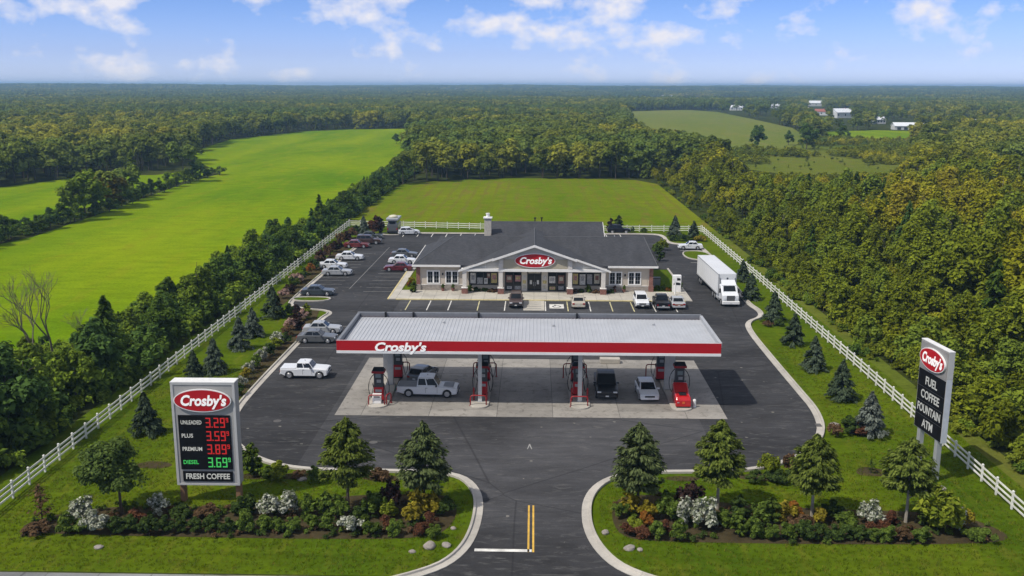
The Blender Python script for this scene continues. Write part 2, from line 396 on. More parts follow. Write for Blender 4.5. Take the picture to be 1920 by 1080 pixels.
# lot lawn, asphalt, road
struct(sheet('lawn', [(-41.5, 54.6), (37.5, 54.6), (37.5, 200.8), (-41.5, 206.5)], 0.02, M_lawn))
struct(sheet('verge', [(37.5, 54.6), (39.2, 54.6), (39.0, 200.8), (37.5, 200.8)], 0.02, M_meadow))
road = struct(sheet('road', [(-160, 38), (160, 38), (160, 54.45), (-160, 54.45)], 0.02, M_road))
for i, x in enumerate(np.arange(-60, 60, 3.3)):
    if x < -8.5: box('joint', M_joint, x-0.02, x+0.02, 52.2, 54.44, 0.0205, 0.0245, road)
# left part of the lot edge, walked clockwise from the drive mouth
LK = [(-9.5, 53.6), (-7.2, 54.9), (-5.6, 56.2), (-4.55, 58.4), (-4.05, 61.5), (-4.0, 65.3), (-4.5, 68.0), (-5.6, 70.1), (-7.6, 70.9), (-13, 71.0), (-18.6, 71.1), (-21.8, 72.6), (-24.6, 75.2), (-26.8, 79.2), (-28.0, 84.5), (-28.2, 92), (-28.1, 105), (-27.9, 121.5), (-27.2, 124.2), (-28.2, 126.0), (-31.0, 126.6), (-34.0, 128.6), (-34.4, 133), (-34.3, 150), (-33.9, 166), (-33.3, 190), (-32.4, 194.3), (-30.2, 195.6)]
BK = [(-20, 195.8), (0, 195.8), (18, 196.3), (25.3, 196.2), (26.6, 193.0), (26.3, 186.5), (27.2, 183.8), (30.2, 183.2), (31.8, 181.4), (32.0, 172)]
RK = [(31.6, 160), (31.0, 145), (30.3, 132.0), (31.0, 127.5), (30.4, 124.0), (28.0, 121.5), (27.2, 117), (27.0, 107), (26.9, 92.5), (26.9, 86.5), (25.9, 81.0), (23.6, 76.6), (20.4, 73.4), (16.6, 71.7), (12, 71.5), (8.6, 71.3), (6.4, 70.3), (4.9, 68.2), (4.1, 65.2), (4.05, 61.0), (4.9, 57.6), (6.3, 55.4), (9.5, 53.6)]
loop = LK+BK+RK
edge = smooth_poly(loop, 2, closed=False)
lot = struct(sheet('parking_lot', edge+[(9.5, 45), (-9.5, 45)], 0.04, M_asphalt))
# kerb stones with a gutter, one piece every 3 m
def build_kerb(pts, side, gw=0.55, seg=3.0, m=None, sub=4):
    P = [Vector((x, y, 0)) for x, y in pts]; cum = [0]
    for a, b in zip(P, P[1:]): cum.append(cum[-1]+(b-a).length)
    def at(s):
        s = min(max(s, 0), cum[-1]); i = max(0, min(int(np.searchsorted(cum, s))-1, len(P)-2))
        return P[i].lerp(P[i+1], (s-cum[i])/max(cum[i+1]-cum[i], 1e-6))
    def nor(s):
        t = (at(s+0.4)-at(s-0.4)).normalized(); return Vector((-t.y, t.x, 0))*side
    prof = [(gw, 0.0), (gw, 0.055), (0.03, 0.062), (0.0, 0.19), (-0.16, 0.19), (-0.18, 0.17), (-0.18, 0.0)]
    root = bpy.data.objects.new('kerb', None); COL.objects.link(root); struct(root)
    n = max(1, int(round(cum[-1]/seg))); k = len(prof)
    for q in range(n):
        a, b = cum[-1]*q/n+0.008, cum[-1]*(q+1)/n-0.008; mb = MB(); vs = []
        for j in range(sub+1):
            s = a+(b-a)*j/sub; p, nn = at(s), nor(s)
            for d, z in prof: vs.append((p.x+nn.x*d, p.y+nn.y*d, z+0.03))
        fs = [tuple(range(k)), tuple(sub*k+i for i in range(k))]
        for j in range(sub):
            for i in range(k): fs.append((j*k+i, j*k+(i+1) % k, (j+1)*k+(i+1) % k, (j+1)*k+i))
        mb.add(vs, fs); mb.obj('kerb_section', m or M_kerb, root)
    return root
build_kerb(edge, -1, 0.52)
# grass islands at the row ends
def island(pts, m=M_lawn, name='grass_island'):
    struct(sheet(name, pts, 0.10, m)); build_kerb(pts+[pts[0]], 1, 0.04, 2.5)
def rr(x0, x1, y0, y1, r=0.8):
    return smooth_poly([(x0, y0), (x1, y0), (x1, y1), (x0, y1)], 2)
island(rr(-34.2, -29.0, 131.4, 134.0)); island(rr(-31.0, -26.6, 193.0, 195.6)); island(rr(27.2, 31.8, 166.5, 175.5))

# concrete fuelling pad cast in panels
pad = struct(box('fuel_pad', M_joint, -18.35, 17.95, 84.05, 103.2, 0.0, 0.055))
xs = [-18.35, -15.9, -9.6, -3.3, 1.9, 8.1, 14.3, 17.95]; ys = [84.05, 85.9, 91.6, 97.4, 103.2]
for i in range(len(xs)-1):
    for j in range(len(ys)-1):
        box('panel', M_conc, xs[i]+0.02, xs[i+1]-0.02, ys[j]+0.02, ys[j+1]-0.02, 0.05, 0.075, pad, bevel=0.008)

# pavement round the shop, in cast flags
walk = struct(box('walkway', M_joint, -19.6, 21.6, 132.95, 139.25, 0.0, 0.13))
wx = np.linspace(-19.6, 21.6, 24)
for i in range(len(wx)-1):
    for y0, y1 in ((133.25, 136.2), (136.2, 139.25)):
        box('flag', M_walk, wx[i]+0.015, wx[i+1]-0.015, y0+0.015, y1-0.015, 0.12, 0.15, walk)
M_ykerb = mat('kerb_yellow', (0.52, 0.44, 0.22), 0.8, var=0.3, scale=1.0)
for i in range(len(wx)-1): box('kerb_stone', M_ykerb, wx[i]+0.01, wx[i+1]-0.01, 132.90, 133.24, 0.02, 0.165, walk, bevel=0.02)
walk2 = struct(box('walkway', M_walk, -20.6, -19.62, 133.2, 157.0, 0.0, 0.15)); box('kerb_stone', M_ykerb, -20.85, -20.61, 133.2, 157.0, 0.0, 0.17, walk2, bevel=0.02)
walk3 = struct(box('walkway', M_walk, 21.62, 22.3, 133.4, 141.5, 0.0, 0.15)); box('kerb_stone', M_kerb, 22.31, 22.6, 133.2, 158, 0.0, 0.17, walk3, bevel=0.02)
struct(sheet('planting_bed', [(-19.55, 139.3), (-17.35, 139.3), (-17.35, 156.5), (-19.55, 156.5)], 0.10, M_lawn))
struct(sheet('planting_bed', [(17.8, 139.3), (22.25, 139.3), (22.25, 157), (17.8, 157)], 0.10, M_lawn))

# painted lines
def line(a, b, w, m, name='stall_line'):
    a, b = Vector((*a, 0)), Vector((*b, 0)); t = (b-a).normalized(); n = Vector((-t.y, t.x, 0))*w/2
    mb = MB(); pts = [a+n, a-n, b-n, b+n]; mb.prism([(p.x, p.y) for p in pts][::-1], 0.041, 0.0455); return mb.obj(name, m, lot)
for u, m in ((760, M_fline), (800, M_wline), (840, M_wline), (895, M_fline), (946, M_wline), (1023, M_wline), (1065, M_fline), (1107, M_wline), (1148, M_fline), (1188, M_fline), (1228, M_wline), (1268, M_wline)):
    x, y = gp(u, 581); line((x, 126.7), (x, 132.6), 0.14, m)
for y in np.arange(135.2, 172, 2.75):
    line((-34.0, y), (-29.4, y), 0.09, M_worn); 
for y in np.arange(138.4, 172, 2.75): line((-25.2, y), (-21.0, y), 0.09, M_worn)
for y in (107.2, 110.6, 114.0, 117.4): line((-27.4, y), (-22.8, y), 0.10, M_worn)
line((-22.4, 105.4), (-22.4, 122.2), 0.14, M_wline)
for x in np.arange(-26.5, -8, 2.9): line((x, 191.0), (x, 195.4), 0.14, M_wline)
for x in np.arange(9, 20, 2.9): line((x, 191.0), (x, 195.6), 0.14, M_wline)
line((-27.6, 140), (-27.2, 178), 0.07, M_worn)
for y in (164.0, 176.5, 179.4): line((27.2, y), (31.6, y), 0.12, M_wline)
# stop bar and double yellow line of the drive
line((-3.75, 58.15), (0.02, 58.15), 0.36, M_wline, 'stop_line')
for x in (-0.20, 0.12): line((x, 57.95), (x, 65.1), 0.13, M_yline, 'centre_line')
# drain inlet, arrow and iron covers
x, y = gp(1541, 799); g_ = box('drain_grate', MATS.get('joint_dark'), x-.55, x-.05, y-.4, y+.4, .05, .105, lot)
x, y = gp(993, 838); mb_ = MB().prism([(x-.22, y-.6), (x-.14, y-.6), (x, y+.2), (x+.14, y-.6), (x+.22, y-.6), (x+.04, y+.6), (x-.04, y+.6)], .041, .0455); mb_.obj('painted_arrow', M_worn, lot)
for u, v in ((700, 830), (1180, 822), (520, 790)):
    x, y = gp(u, v); MB().lathe([(.36, .03), (.36, .046)], 16, 'z', (x, y, 0)).obj('manhole_cover', M_joint, lot)
# accessible bay: pale ramp pad and painted emblem
box('ramp_pad', M_walk, -1.35, 1.55, 126.9, 132.88, 0.02, 0.075, lot)
for y in (127.8, 129.2, 130.6, 131.9): box('hatch_line', mat('grey_paint', (0.20, 0.19, 0.18), 0.8, var=.4), -0.9, 1.1, y, y+0.28, 0.07, 0.080, lot)
box('painted_emblem', M_wline, 2.25, 4.25, 128.3, 130.9, 0.0415, 0.0455, lot)
M_dk = mat('emblem_dark', (0.06, 0.06, 0.07), .8)
MB().lathe([(0.62, 0.046), (0.62, 0.050)], 18, 'z', (3.25, 129.4, 0)).obj('painted_emblem', M_dk, lot)
MB().lathe([(0.42, 0.050), (0.42, 0.054)], 18, 'z', (3.25, 129.4, 0)).obj('painted_emblem', M_wline, lot)
box('painted_emblem', M_dk, 2.95, 3.12, 129.6, 130.5, 0.0545, 0.058, lot); box('painted_emblem', M_dk, 3.12, 3.62, 129.85, 130.0, 0.0545, 0.058, lot)
# mulch beds along the front
bedL = [(-35.5, 61.0), (-34.5, 59.7), (-25.4, 59.5), (-14.4, 59.4), (-7.0, 59.7), (-5.5, 61.5), (-5.3, 64.8), (-6.5, 67.0), (-10, 66.8), (-14.3, 66.4), (-17, 64.8), (-24, 64.2), (-30, 64.2), (-33.5, 63)]
bedR = [(6.3, 66.8), (5.6, 63.5), (6.0, 60.4), (8, 59.7), (18, 59.6), (27, 59.8), (32.2, 60.3), (32.6, 62.0), (30.5, 64.6), (26, 65.0), (19.6, 65.2), (13, 66.2), (9, 67.4)]
struct(sheet('mulch_bed', smooth_poly(bedL, 2), 0.03, M_mulch)); struct(sheet('mulch_bed', smooth_poly(bedR, 2), 0.03, M_mulch))
def blob_poly(cx, cy, rx, ry, k=12, j=0.15): return smooth_poly([(cx+rx*math.cos(a)*(1+rnd.uniform(-j, j)), cy+ry*math.sin(a)*(1+rnd.uniform(-j, j))) for a in [2*math.pi*i/k for i in range(k)]], 2)
for u, v, rx, ry in ((567, 893, 2.2, 0.7), (715, 897, 1.5, .6), (1280, 898, 1.3, .5), (1430, 895, 2.2, .7), (1632, 885, 1.2, 1.0), (1620, 812, 1.6, 1.0), (290, 872, 1.5, .8), (480, 893, 1.5, .6)):
    x, y = gp(u, v); struct(sheet('mulch_ring', blob_poly(x, y, rx, ry), 0.028, M_mulch))
struct(sheet('mulch_bed', [(-30.2, 84), (-28.6, 84), (-28.5, 105), (-28.3, 121), (-29.0, 126), (-31.2, 126), (-30.6, 118), (-30.4, 100)], 0.03, M_mulch))
struct(sheet('mulch_bed', [(-37.2, 129), (-34.8, 129), (-34.8, 150), (-34.2, 190), (-36.3, 190), (-37.0, 150)], 0.03, M_mulch))
# ---------------------------------------------------------------- common materials
M_white = mat('white_enamel', (0.80, 0.79, 0.77), 0.45, var=0.06, scale=1.5)
M_trim = mat('white_trim', (0.78, 0.76, 0.72), 0.55, var=0.08, scale=1.5)
M_red = mat('red_enamel', (0.44, 0.004, 0.010), 0.42, var=0.05, scale=0.6)
M_dred = mat('dark_red_paint', (0.30, 0.012, 0.014), 0.45, var=0.15)
M_black = mat('black_plastic', (0.014, 0.014, 0.016), 0.65, var=0.15, spec=.2)
M_rubber = mat('tyre_rubber', (0.020, 0.020, 0.021), 0.85)
M_steel = mat('grey_steel', (0.40, 0.41, 0.42), 0.45, 0.3, var=0.1)
M_glass = mat('dark_glass', (0.010, 0.012, 0.014), 0.12, var=0.3, scale=0.8, spec=0.35)
M_fence = mat('fence_white', (0.70, 0.69, 0.63), 0.65, var=0.2, scale=1.2, rand=0.12)
M_wood = mat('cedar_post', (0.22, 0.12, 0.06), 0.8, var=0.25, scale=4)

# backlit letters glow a little even by day
M_letter = nodes_of('backlit_letter')[0]; _o = M_letter.node_tree.nodes[0]; _p = NB(M_letter.node_tree).pbsdf(_o, (.8, .79, .77), .45); _p.inputs['Emission Color'].default_value = (1, .97, .94, 1); _p.inputs['Emission Strength'].default_value = 0.28
M_signblk = mat('sign_black', (.010, .010, .011), .9, var=.05, spec=0.02)
# ---------------------------------------------------------------- fences
def fence(label, pts, first_bay=2.44):
    P = [Vector((*p, 0)) for p in pts]; root = thing('fence', label, 'fence', tuple(P[0]))
    pm = MB().box(-0.065, 0.065, -0.065, 0.065, 0, 1.42).add([(-.085, -.085, 1.42), (.085, -.085, 1.42), (.085, .085, 1.42), (-.085, .085, 1.42), (0, 0, 1.50)], [(0, 3, 2, 1), (0, 1, 4), (1, 2, 4), (2, 3, 4), (3, 0, 4)]).mesh('post', M_fence)
    rails = {}
    for a, b in zip(P, P[1:]):
        n = max(1, round((b-a).length/first_bay)); d = (b-a)/n; ang = math.atan2(d.y, d.x); ln = round(d.length, 3)
        if ln not in rails: rails[ln] = MB().box(0.06, ln-0.06, -0.02, 0.02, -0.075, 0.075).mesh('rail', M_fence)
        for i in range(n+1):
            p = a+d*i-P[0]
            if i < n or b is P[-1]: link('post', pm, root, p, ang)
            if i < n:
                for z in (0.36, 0.78, 1.20):
                    link('rail', rails[ln], root, (p.x, p.y, z+rnd.uniform(-.012, .012)), ang)
    return root
fence('white three-rail fence running along the left edge of the lot beside the dark hedgerow', [(-38.2, 55.5), (-38.6, 80), (-39.0, 105), (-39.6, 160), (-40.0, 205)])
fence('white rail fence across the back of the lot in front of the mown field', [(-39.85, 205.2), (-11.3, 201.6), (14.4, 199.4), (35.0, 199.8)])
fence('white three-rail fence running along the right edge of the lot beside the woods', [(34.6, 55.5), (35.0, 78), (35.2, 102), (35.4, 150), (35.2, 199.5)])

# ---------------------------------------------------------------- fuel canopy
can = thing('fuel_canopy', 'long flat fuel station canopy with red fascia and grey ribbed metal roof', 'canopy', (-0.45, 91.4, 0))
cx0, cx1, cy0, cy1 = -17.85, 17.85, -5.5, 5.5      # local
M_roofmetal = mat('roof_metal', (0.40, 0.41, 0.43), 0.5, 0.0, var=0.10, scale=0.5)
M_grey = mat('parapet_grey', (0.16, 0.17, 0.185), 0.55, var=0.12)
# corrugated deck: ribs too fine to be picked apart, one sheet of real folds
mb = MB(); xs_ = []; x = cx0+0.35; p_ = 0.36
while x < cx1-0.40: xs_ += [(x, 6.30), (x+0.24, 6.30), (x+0.26, 6.335), (x+0.33, 6.335), (x+0.35, 6.30)]; x += p_
vs = []; fs = []
for i, (xx, zz) in enumerate(xs_): vs += [(xx, cy0+0.3, zz-0.06), (xx, cy1-0.35, zz+0.05)]
for i in range(len(xs_)-1): fs.append((2*i, 2*i+2, 2*i+3, 2*i+1))
mb.add(vs, fs); deck = mb.obj('roof_deck', M_roofmetal, can)
box('deck_base', M_steel, cx0+0.2, cx1-0.2, cy0+0.2, cy1-0.2, 5.62, 6.18, can)
box('soffit', mat('soffit_white', (0.55, 0.55, 0.54), .6), cx0+0.05, cx1-0.05, cy0+0.05, cy1-0.05, 5.55, 5.615, can)
fas = box('fascia', M_red, cx0, cx1, cy0-0.02, cy0+0.14, 5.76, 6.72, can, bevel=0.01)
box('fascia_trim', M_white, cx0-0.01, cx1+0.01, cy0-0.05, cy0+0.12, 5.50, 5.755, can, bevel=0.01)
box('fascia_cap', mat('pink_cap', (0.62, 0.42, 0.42), .5), cx0-0.01, cx1+0.01, cy0-0.03, cy0+0.10, 6.722, 6.75, can)
for x in (cx0, cx1-0.14):
    box('fascia', M_red, x, x+0.14, cy0+0.145, cy1, 5.76, 6.24, can)
    box('fascia_trim', M_white, x-0.012, x+0.152, cy0+0.125, cy1, 5.50, 5.755, can)
    box('parapet', M_grey if x < 0 else mat('parapet_light', (0.36, 0.37, 0.38), .5), x-0.02, x+0.26, cy0+0.225, cy1-0.005, 6.245, 6.74, can, bevel=0.02)
box('fascia', M_red, cx0+0.145, cx1-0.145, cy1-0.14, cy1, 5.76, 6.22, can)
box('parapet', M_grey, cx0-0.02, cx1+0.02, cy1+0.0, cy1+0.30, 6.30, 6.80, can, bevel=0.02)
for x in (-14.9, -12.0, -5.2, 5.0): box('gutter_outlet', M_black, x-0.10, x+0.10, cy1-0.16, cy1-0.005, 6.32, 6.86, can)
for x, y in ((-8.6, 3.0), (2.5, 2.0), (12.6, 2.8)):   # roof drains
    MB().lathe([(0.14, 6.3), (0.14, 6.5), (0.05, 6.56)], 10, 'z', (x, y, 0)).obj('roof_vent', M_steel, can)
M_col = mat('column_white', (0.60, 0.59, 0.56), 0.55, var=0.1)
cols = [(-14.0, 1.9, .55), (-14.9, 4.6, .45), (-4.6, -3.35, .36), (-4.5, 4.0, .36), (5.0, -3.1, .40), (5.0, 4.0, .36), (14.0, 1.2, .62), (15.0, 4.6, .45)]
for x, y, w in cols:
    c = box('column', M_col, x-w/2, x+w/2, y-w/2, y+w/2, 0.10, 5.55, can, bevel=0.02)
    box('base_plate', M_steel, x-w/2-.08, x+w/2+.08, y-w/2-.08, y+w/2+.08, 0.21, 0.25, c)
lt = text('fascia_lettering', "Crosby's", M_letter, can, 1.14, (-11.95, cy0-0.06, 6.10), depth=0.02, shear=0.22, bold=0.036, width=4.8)
for i in range(4):
    for y in (-2.6, 2.6):
        x = -13.4+i*8.9; box('canopy_light', emit('lamp_off', (0.7, 0.72, 0.7), 0.25) if False else M_white, x-0.3, x+0.3, y-0.3, y+0.3, 5.50, 5.545, can)

# ---------------------------------------------------------------- islands and what stands on them
M_pumpdark = mat('pump_charcoal', (0.045, 0.047, 0.05), 0.45)
M_screen = mat('pump_screen', (0.20, 0.24, 0.24), 0.15)
M_panel = mat('pump_panel', (0.35, 0.35, 0.34), 0.4)
def island_pad(x, y0, y1, w=1.35):
    n = 9; pts = [(x-w/2, y1-w/2)] + [(x-w/2*math.cos(a), y0+w/2-w/2*math.sin(a)) for a in np.linspace(0, math.pi, n)] + [(x+w/2*math.cos(a), y1-w/2+w/2*math.sin(a)) for a in np.linspace(0, math.pi, n)]
    q = []
    for p in pts:
        if not q or abs(p[0]-q[-1][0])+abs(p[1]-q[-1][1]) > 1e-3: q.append(p)
    if abs(q[0][0]-q[-1][0])+abs(q[0][1]-q[-1][1]) < 1e-3: q.pop()
    o = MB().prism(q, 0.06, 0.21).obj('fuel_island', M_kerb, bevel=0.03); struct(o); return o
def dispenser(label, x, y, rz=0, h=2.35, group='fuel dispensers under the canopy'):
    r = thing('fuel_dispenser', label, 'fuel pump', (x, y, 0.21), rz, group); r.scale = (1.28, 1.28, 1.36)
    box('lower_cabinet', M_red, -0.36, 0.36, -0.27, 0.27, 0.06, 1.02, r, bevel=0.04)
    box('plinth', M_black, -0.38, 0.38, -0.29, 0.29, 0, 0.058, r)
    up = box('upper_cabinet', M_pumpdark, -0.34, 0.34, -0.25, 0.25, 1.022, h-0.30, r, bevel=0.03)
    for s in (-1, 1):
        y0, y1 = (0.252, 0.268) if s > 0 else (-0.268, -0.252)
        box('display', M_screen, -0.20, 0.20, y0, y1, 1.72, 2.0, up)
        box('keypad', M_panel, -0.12, 0.20, y0, y1, 1.36, 1.58, up)
        y0, y1 = (0.272, 0.286) if s > 0 else (-0.286, -0.272)
        box('price_panel', M_panel, -0.24, 0.24, y0, y1, 0.66, 0.86, r)
    top = MB().box(-0.48, 0.48, -0.40, 0.40, h-0.30, h-0.14).obj('head_trim', M_dred, r, bevel=0.03)
    MB().add([(-.46, -.38, h-.139), (.46, -.38, h-.139), (.46, .38, h-.139), (-.46, .38, h-.139), (-.36, -.1, h+.08), (.36, -.1, h+.08), (.36, .1, h+.08), (-.36, .1, h+.08)], [(0, 3, 2, 1), (4, 5, 6, 7), (0, 1, 5, 4), (1, 2, 6, 5), (2, 3, 7, 6), (3, 0, 4, 7)]).obj('head', M_black, r, bevel=0.02)
    for s in (-1, 1):
        pts = [(s*0.36, 0.05, h-0.45)] + [(s*(0.36+0.42*math.sin(a)), 0.05-0.05*a, h-0.45-0.62*a+0.10*math.sin(2*a)) for a in np.linspace(0.2, 2.6, 9)] + [(s*0.40, -0.05, 1.05)]
        MB().tube(pts, 0.028, 5).obj('hose', M_black, r, smooth=True)
        nz = MB().tube([(s*0.40, -0.06, 1.0), (s*0.42, -0.10, 1.12), (s*0.42, -0.18, 1.28)], [0.05, 0.045, 0.03], 6).obj('nozzle', M_black, r)
    return r
def hoop(label, x, y, w=0.9, h=1.05, rz=0.0, m=None):
    r_ = thing('guard_hoop', label, 'guard hoop', (x, y, 0.14), rz, 'red steel guard hoops on the fuel islands')
    k = [(-w/2, 0, 0), (-w/2, 0, h-0.25)] + [(-w/2+0.25*(1-math.cos(a)), 0, h-0.25+0.25*math.sin(a)) for a in np.linspace(0.3, math.pi/2, 4)] + [(w/2-0.25*(1-math.cos(a)), 0, h-0.25+0.25*math.sin(a)) for a in np.linspace(math.pi/2, 0.3, 4)] + [(w/2, 0, h-0.25), (w/2, 0, 0)]
    MB().tube(k, 0.06, 7).obj('bar', m or M_dred, r_, smooth=True)
    for s in (-1, 1): MB().lathe([(0.12, 0.0), (0.12, 0.03)], 8, 'z', (s*w/2, 0, 0)).obj('foot', m or M_dred, r_)
    return r_
IX = {'a': -14.75, 'b': -5.05, 'c': 4.55, 'd': 14.15}
island_pad(IX['a'], 86.0, 97.6, 1.9); island_pad(IX['b'], 86.2, 97.4, 1.8); island_pad(IX['c'], 86.2, 97.4, 1.9); island_pad(IX['d'], 86.0, 97.6, 2.0)
dispenser('red and charcoal fuel pump at the front of the left island, behind the white bin', IX['a']-0.05, 88.1)
dispenser('fuel pump at the back of the left end island, behind the white column', IX['a']+0.75, 95.6)
dispenser('fuel pump right behind the thin white column of the second island from the left', IX['b']+0.15, 90.2)
dispenser('fuel pump at the back of the second island from the left', IX['b']+0.2, 95.0)
dispenser('fuel pump right behind the white column of the third island, left of the black pickup', IX['c']-0.1, 90.4)
dispenser('fuel pump at the back of the third island, left of the black pickup', IX['c']-0.15, 95.0)
dispenser('tall fuel pump above the bulky red cabinet on the right end island', IX['d']+0.15, 89.9, h=2.55)
dispenser('fuel pump at the back of the right end island, behind the wide column', IX['d']-0.9, 95.8)
for a, w_, xx, yy, rz, lab in (
    ('a', 1.5, -0.1, 86.75, 0, 'wide low red guard hoop round the white bin at the left island front'),
    ('a', 1.0, 1.35, 96.2, 0.2, 'red guard hoop at the back of the left end island, right of its pump'),
    ('a', 0.9, 1.0, 87.2, 1.2, 'red guard hoop at the front right corner of the left end island'),
    ('b', 1.5, -0.1, 86.95, 0, 'wide red guard hoop at the front of the second island from the left'),
    ('b', 0.9, -0.7, 96.3, 0.1, 'tall red guard hoop at the back left of the second island'),
    ('b', 0.9, 0.8, 96.2, 0.1, 'tall red guard hoop at the back right of the second island'),
    ('c', 1.6, -0.1, 86.95, 0, 'wide red guard hoop at the front of the third island, by the black pickup'),
    ('c', 0.9, -0.9, 96.2, 0.1, 'tall red guard hoop at the back left of the third island'),
    ('c', 0.9, 0.6, 96.2, 0.1, 'tall red guard hoop at the back right of the third island'),
    ('d', 1.1, -1.8, 96.2, 0, 'tall red guard hoop at the back left of the right end island')):
    hoop(lab, IX[a]+xx, yy, w_, 1.5 if yy > 95 else 1.0, rz)
for a, dx, dy, lab in (('b', -0.62, 88.4, 'red steel bollard left of the second island column'), ('b', 0.62, 88.4, 'red steel bollard right of the second island column'),
                       ('c', -0.75, 88.6, 'red steel bollard left of the third island column'), ('c', 0.75, 88.6, 'red steel bollard right of the third island column')):
    t_ = thing('bollard', lab, 'bollard', (IX[a]+dx, dy, 0.2), group='red bollards by the middle columns'); MB().lathe([(0.09, 0), (0.09, 1.2), (0.05, 1.27), (0.01, 1.28)], 10).obj('pole', M_dred, t_, smooth=False); MB().lathe([(0.13, 0), (0.13, 0.03)], 10).obj('foot', M_dred, t_)
# white waste bin at the left island
bn = thing('waste_bin', 'white square waste bin inside the red hoop on the left end island', 'bin', (IX['a']-0.1, 87.15, 0.21))
MB().box(-0.42, 0.42, -0.2, 0.2, 0, 0.85).obj('body', M_white, bn, bevel=0.04); MB().box(-0.44, 0.44, -0.22, 0.22, 0.855, 0.93).obj('lid', M_white, bn, bevel=0.03); box('slot', M_black, -0.3, 0.3, -0.205, -0.2, 0.62, 0.74, bn)
MB().lathe([(0.2, 0.0), (0.16, .05), (0.02, 0.75)], 10, 'z', (0, 0, 0)).obj('traffic_cone', mat('green_cone', (0.02, 0.06, 0.04), .6), None, (IX['a']+1.15, 91.0, 0.2))
c_ = bpy.data.objects['traffic_cone']; tag(c_, 'small dark green cone between the left island column and the white pickup', 'cone')
# bulky red cabinet in front of the right pump
rc = thing('propane_cabinet', 'bulky glossy red cabinet with black top at the front of the right end island', 'cabinet', (IX['d']+0.1, 87.6, 0.21))
prof = [(-1.0, 0.12), (-1.0, 0.75), (-0.75, 1.05), (0.2, 1.15), (1.35, 1.75), (1.6, 1.75), (1.6, 0.12)]
mb = MB(); n = len(prof)
for xx, k in ((-0.72, .90), (-0.60, 1), (0.60, 1), (0.72, .90)): mb.v += [(xx, y, 0.12+(z-0.12)*k) for y, z in prof]
for a in range(3):
    for i in range(n): mb.f.append((a*n+i, a*n+(i+1) % n, (a+1)*n+(i+1) % n, (a+1)*n+i))
mb.f += [tuple(range(n)), tuple(range(3*n, 4*n))]; mb.obj('body', mat('red_gloss', (0.48, 0.010, 0.012), 0.25, coat=.4), rc, bevel=0.05)
box('plinth', M_black, -0.62, 0.62, -0.95, 1.55, 0.0, 0.118, rc); mb = MB(); mb.slab([(-0.34, -0.55, 1.10), (0.34, -0.55, 1.10), (0.34, 0.15, 1.165), (-0.34, 0.15, 1.165)], (0, 0, .05)); mb.obj('top_vent', M_black, rc)
box('badge', mat('orange_badge', (0.6, 0.12, 0.02), .4), -0.12, 0.12, -1.03, -1.005, 0.42, 0.62, rc); box('handle', M_steel, -0.60, -0.40, -1.04, -1.005, 0.5, 0.56, rc)
MB().lathe([(0.16, 0), (0.16, 0.7), (0.1, .78)], 12).obj('white_bollard', M_white, None, (IX['d']+1.25, 87.3, 0.075)); tag(bpy.data.objects['white_bollard'], 'short white bollard at the right side of the red cabinet', 'bollard')
# white concrete block behind the black pickup
bk = box('concrete_block', M_kerb, -1.1, 1.1, -0.45, 0.45, 0.0, 0.55, bevel=0.05); bk.location = (8.5, 102.0, 0.075); tag(bk, 'pale concrete block behind the black pickup at the back of the pad', 'block')
# ---------------------------------------------------------------- shop
M_siding = mat('beige_siding', (0.50, 0.435, 0.355), 0.7, var=0.07, scale=1.0)
M_gsid = mat('pale_gable_board', (0.60, 0.56, 0.49), 0.7, var=0.06, scale=1.0)
M_olive = mat('olive_gable_board', (0.42, 0.37, 0.27), 0.7, var=0.06, scale=1.0)
def brick_mat(name, c1, c2, cm, sc=2.4):
    m, t, o = nodes_of(name); b = NB(t); tcn = b.n('ShaderNodeTexCoord').outputs['Object']
    sp = b.n('ShaderNodeSeparateXYZ'); b.l(tcn, sp.inputs[0]); cb = b.n('ShaderNodeCombineXYZ'); b.l(b.math('ADD', sp.outputs[0], sp.outputs[1]), cb.inputs[0]); b.l(sp.outputs[2], cb.inputs[1])
    br = b.n('ShaderNodeTexBrick'); b.l(cb.outputs[0], br.inputs['Vector']); br.inputs['Scale'].default_value = sc
    for k, c in (('Color1', c1), ('Color2', c2), ('Mortar', cm)): br.inputs[k].default_value = (*c, 1)
    br.inputs['Mortar Size'].default_value = 0.015; br.inputs['Brick Width'].default_value = 0.5; br.inputs['Row Height'].default_value = 0.18
    c = b.scalecol(br.outputs['Color'], b.rng(b.noise(tcn, 3, 4), .3, .7, .8, 1.2))
    b.pbsdf(o, c, 0.85, normal=b.bump(br.outputs['Fac'], -0.4, 0.02)); return m
M_brick = brick_mat('red_brick', (0.22, 0.060, 0.040), (0.15, 0.045, 0.032), (0.30, 0.25, 0.21))
M_stone = brick_mat('grey_brick', (0.30, 0.26, 0.22), (0.23, 0.20, 0.175), (0.36, 0.33, 0.29), 2.0)
def shingle_mat(name, base):
    m, t, o = nodes_of(name); b = NB(t); tcn = b.n('ShaderNodeTexCoord').outputs['Object']
    br = b.n('ShaderNodeTexBrick'); b.l(tcn, br.inputs['Vector']); br.inputs['Scale'].default_value = 1.0
    br.inputs['Color1'].default_value = (1.18, 1.18, 1.18, 1); br.inputs['Color2'].default_value = (0.80, 0.80, 0.82, 1); br.inputs['Mortar'].default_value = (0.6, 0.6, 0.6, 1)
    br.inputs['Mortar Size'].default_value = 0.012; br.inputs['Brick Width'].default_value = 0.33; br.inputs['Row Height'].default_value = 0.14
    n = b.noise(b.mapping(tcn, (1, 0.3, 0.3)), 0.8, 6, .65)
    c = b.mix(1.0, b.scalecol(base, b.rng(n, .3, .7, .82, 1.2)), br.outputs['Color'], 'MULTIPLY')
    b.pbsdf(o, c, 0.85, normal=b.bump(br.outputs['Fac'], -0.3, 0.02), spec=0.25); return m
M_shingle = shingle_mat('charcoal_shingles', (0.052, 0.053, 0.058))
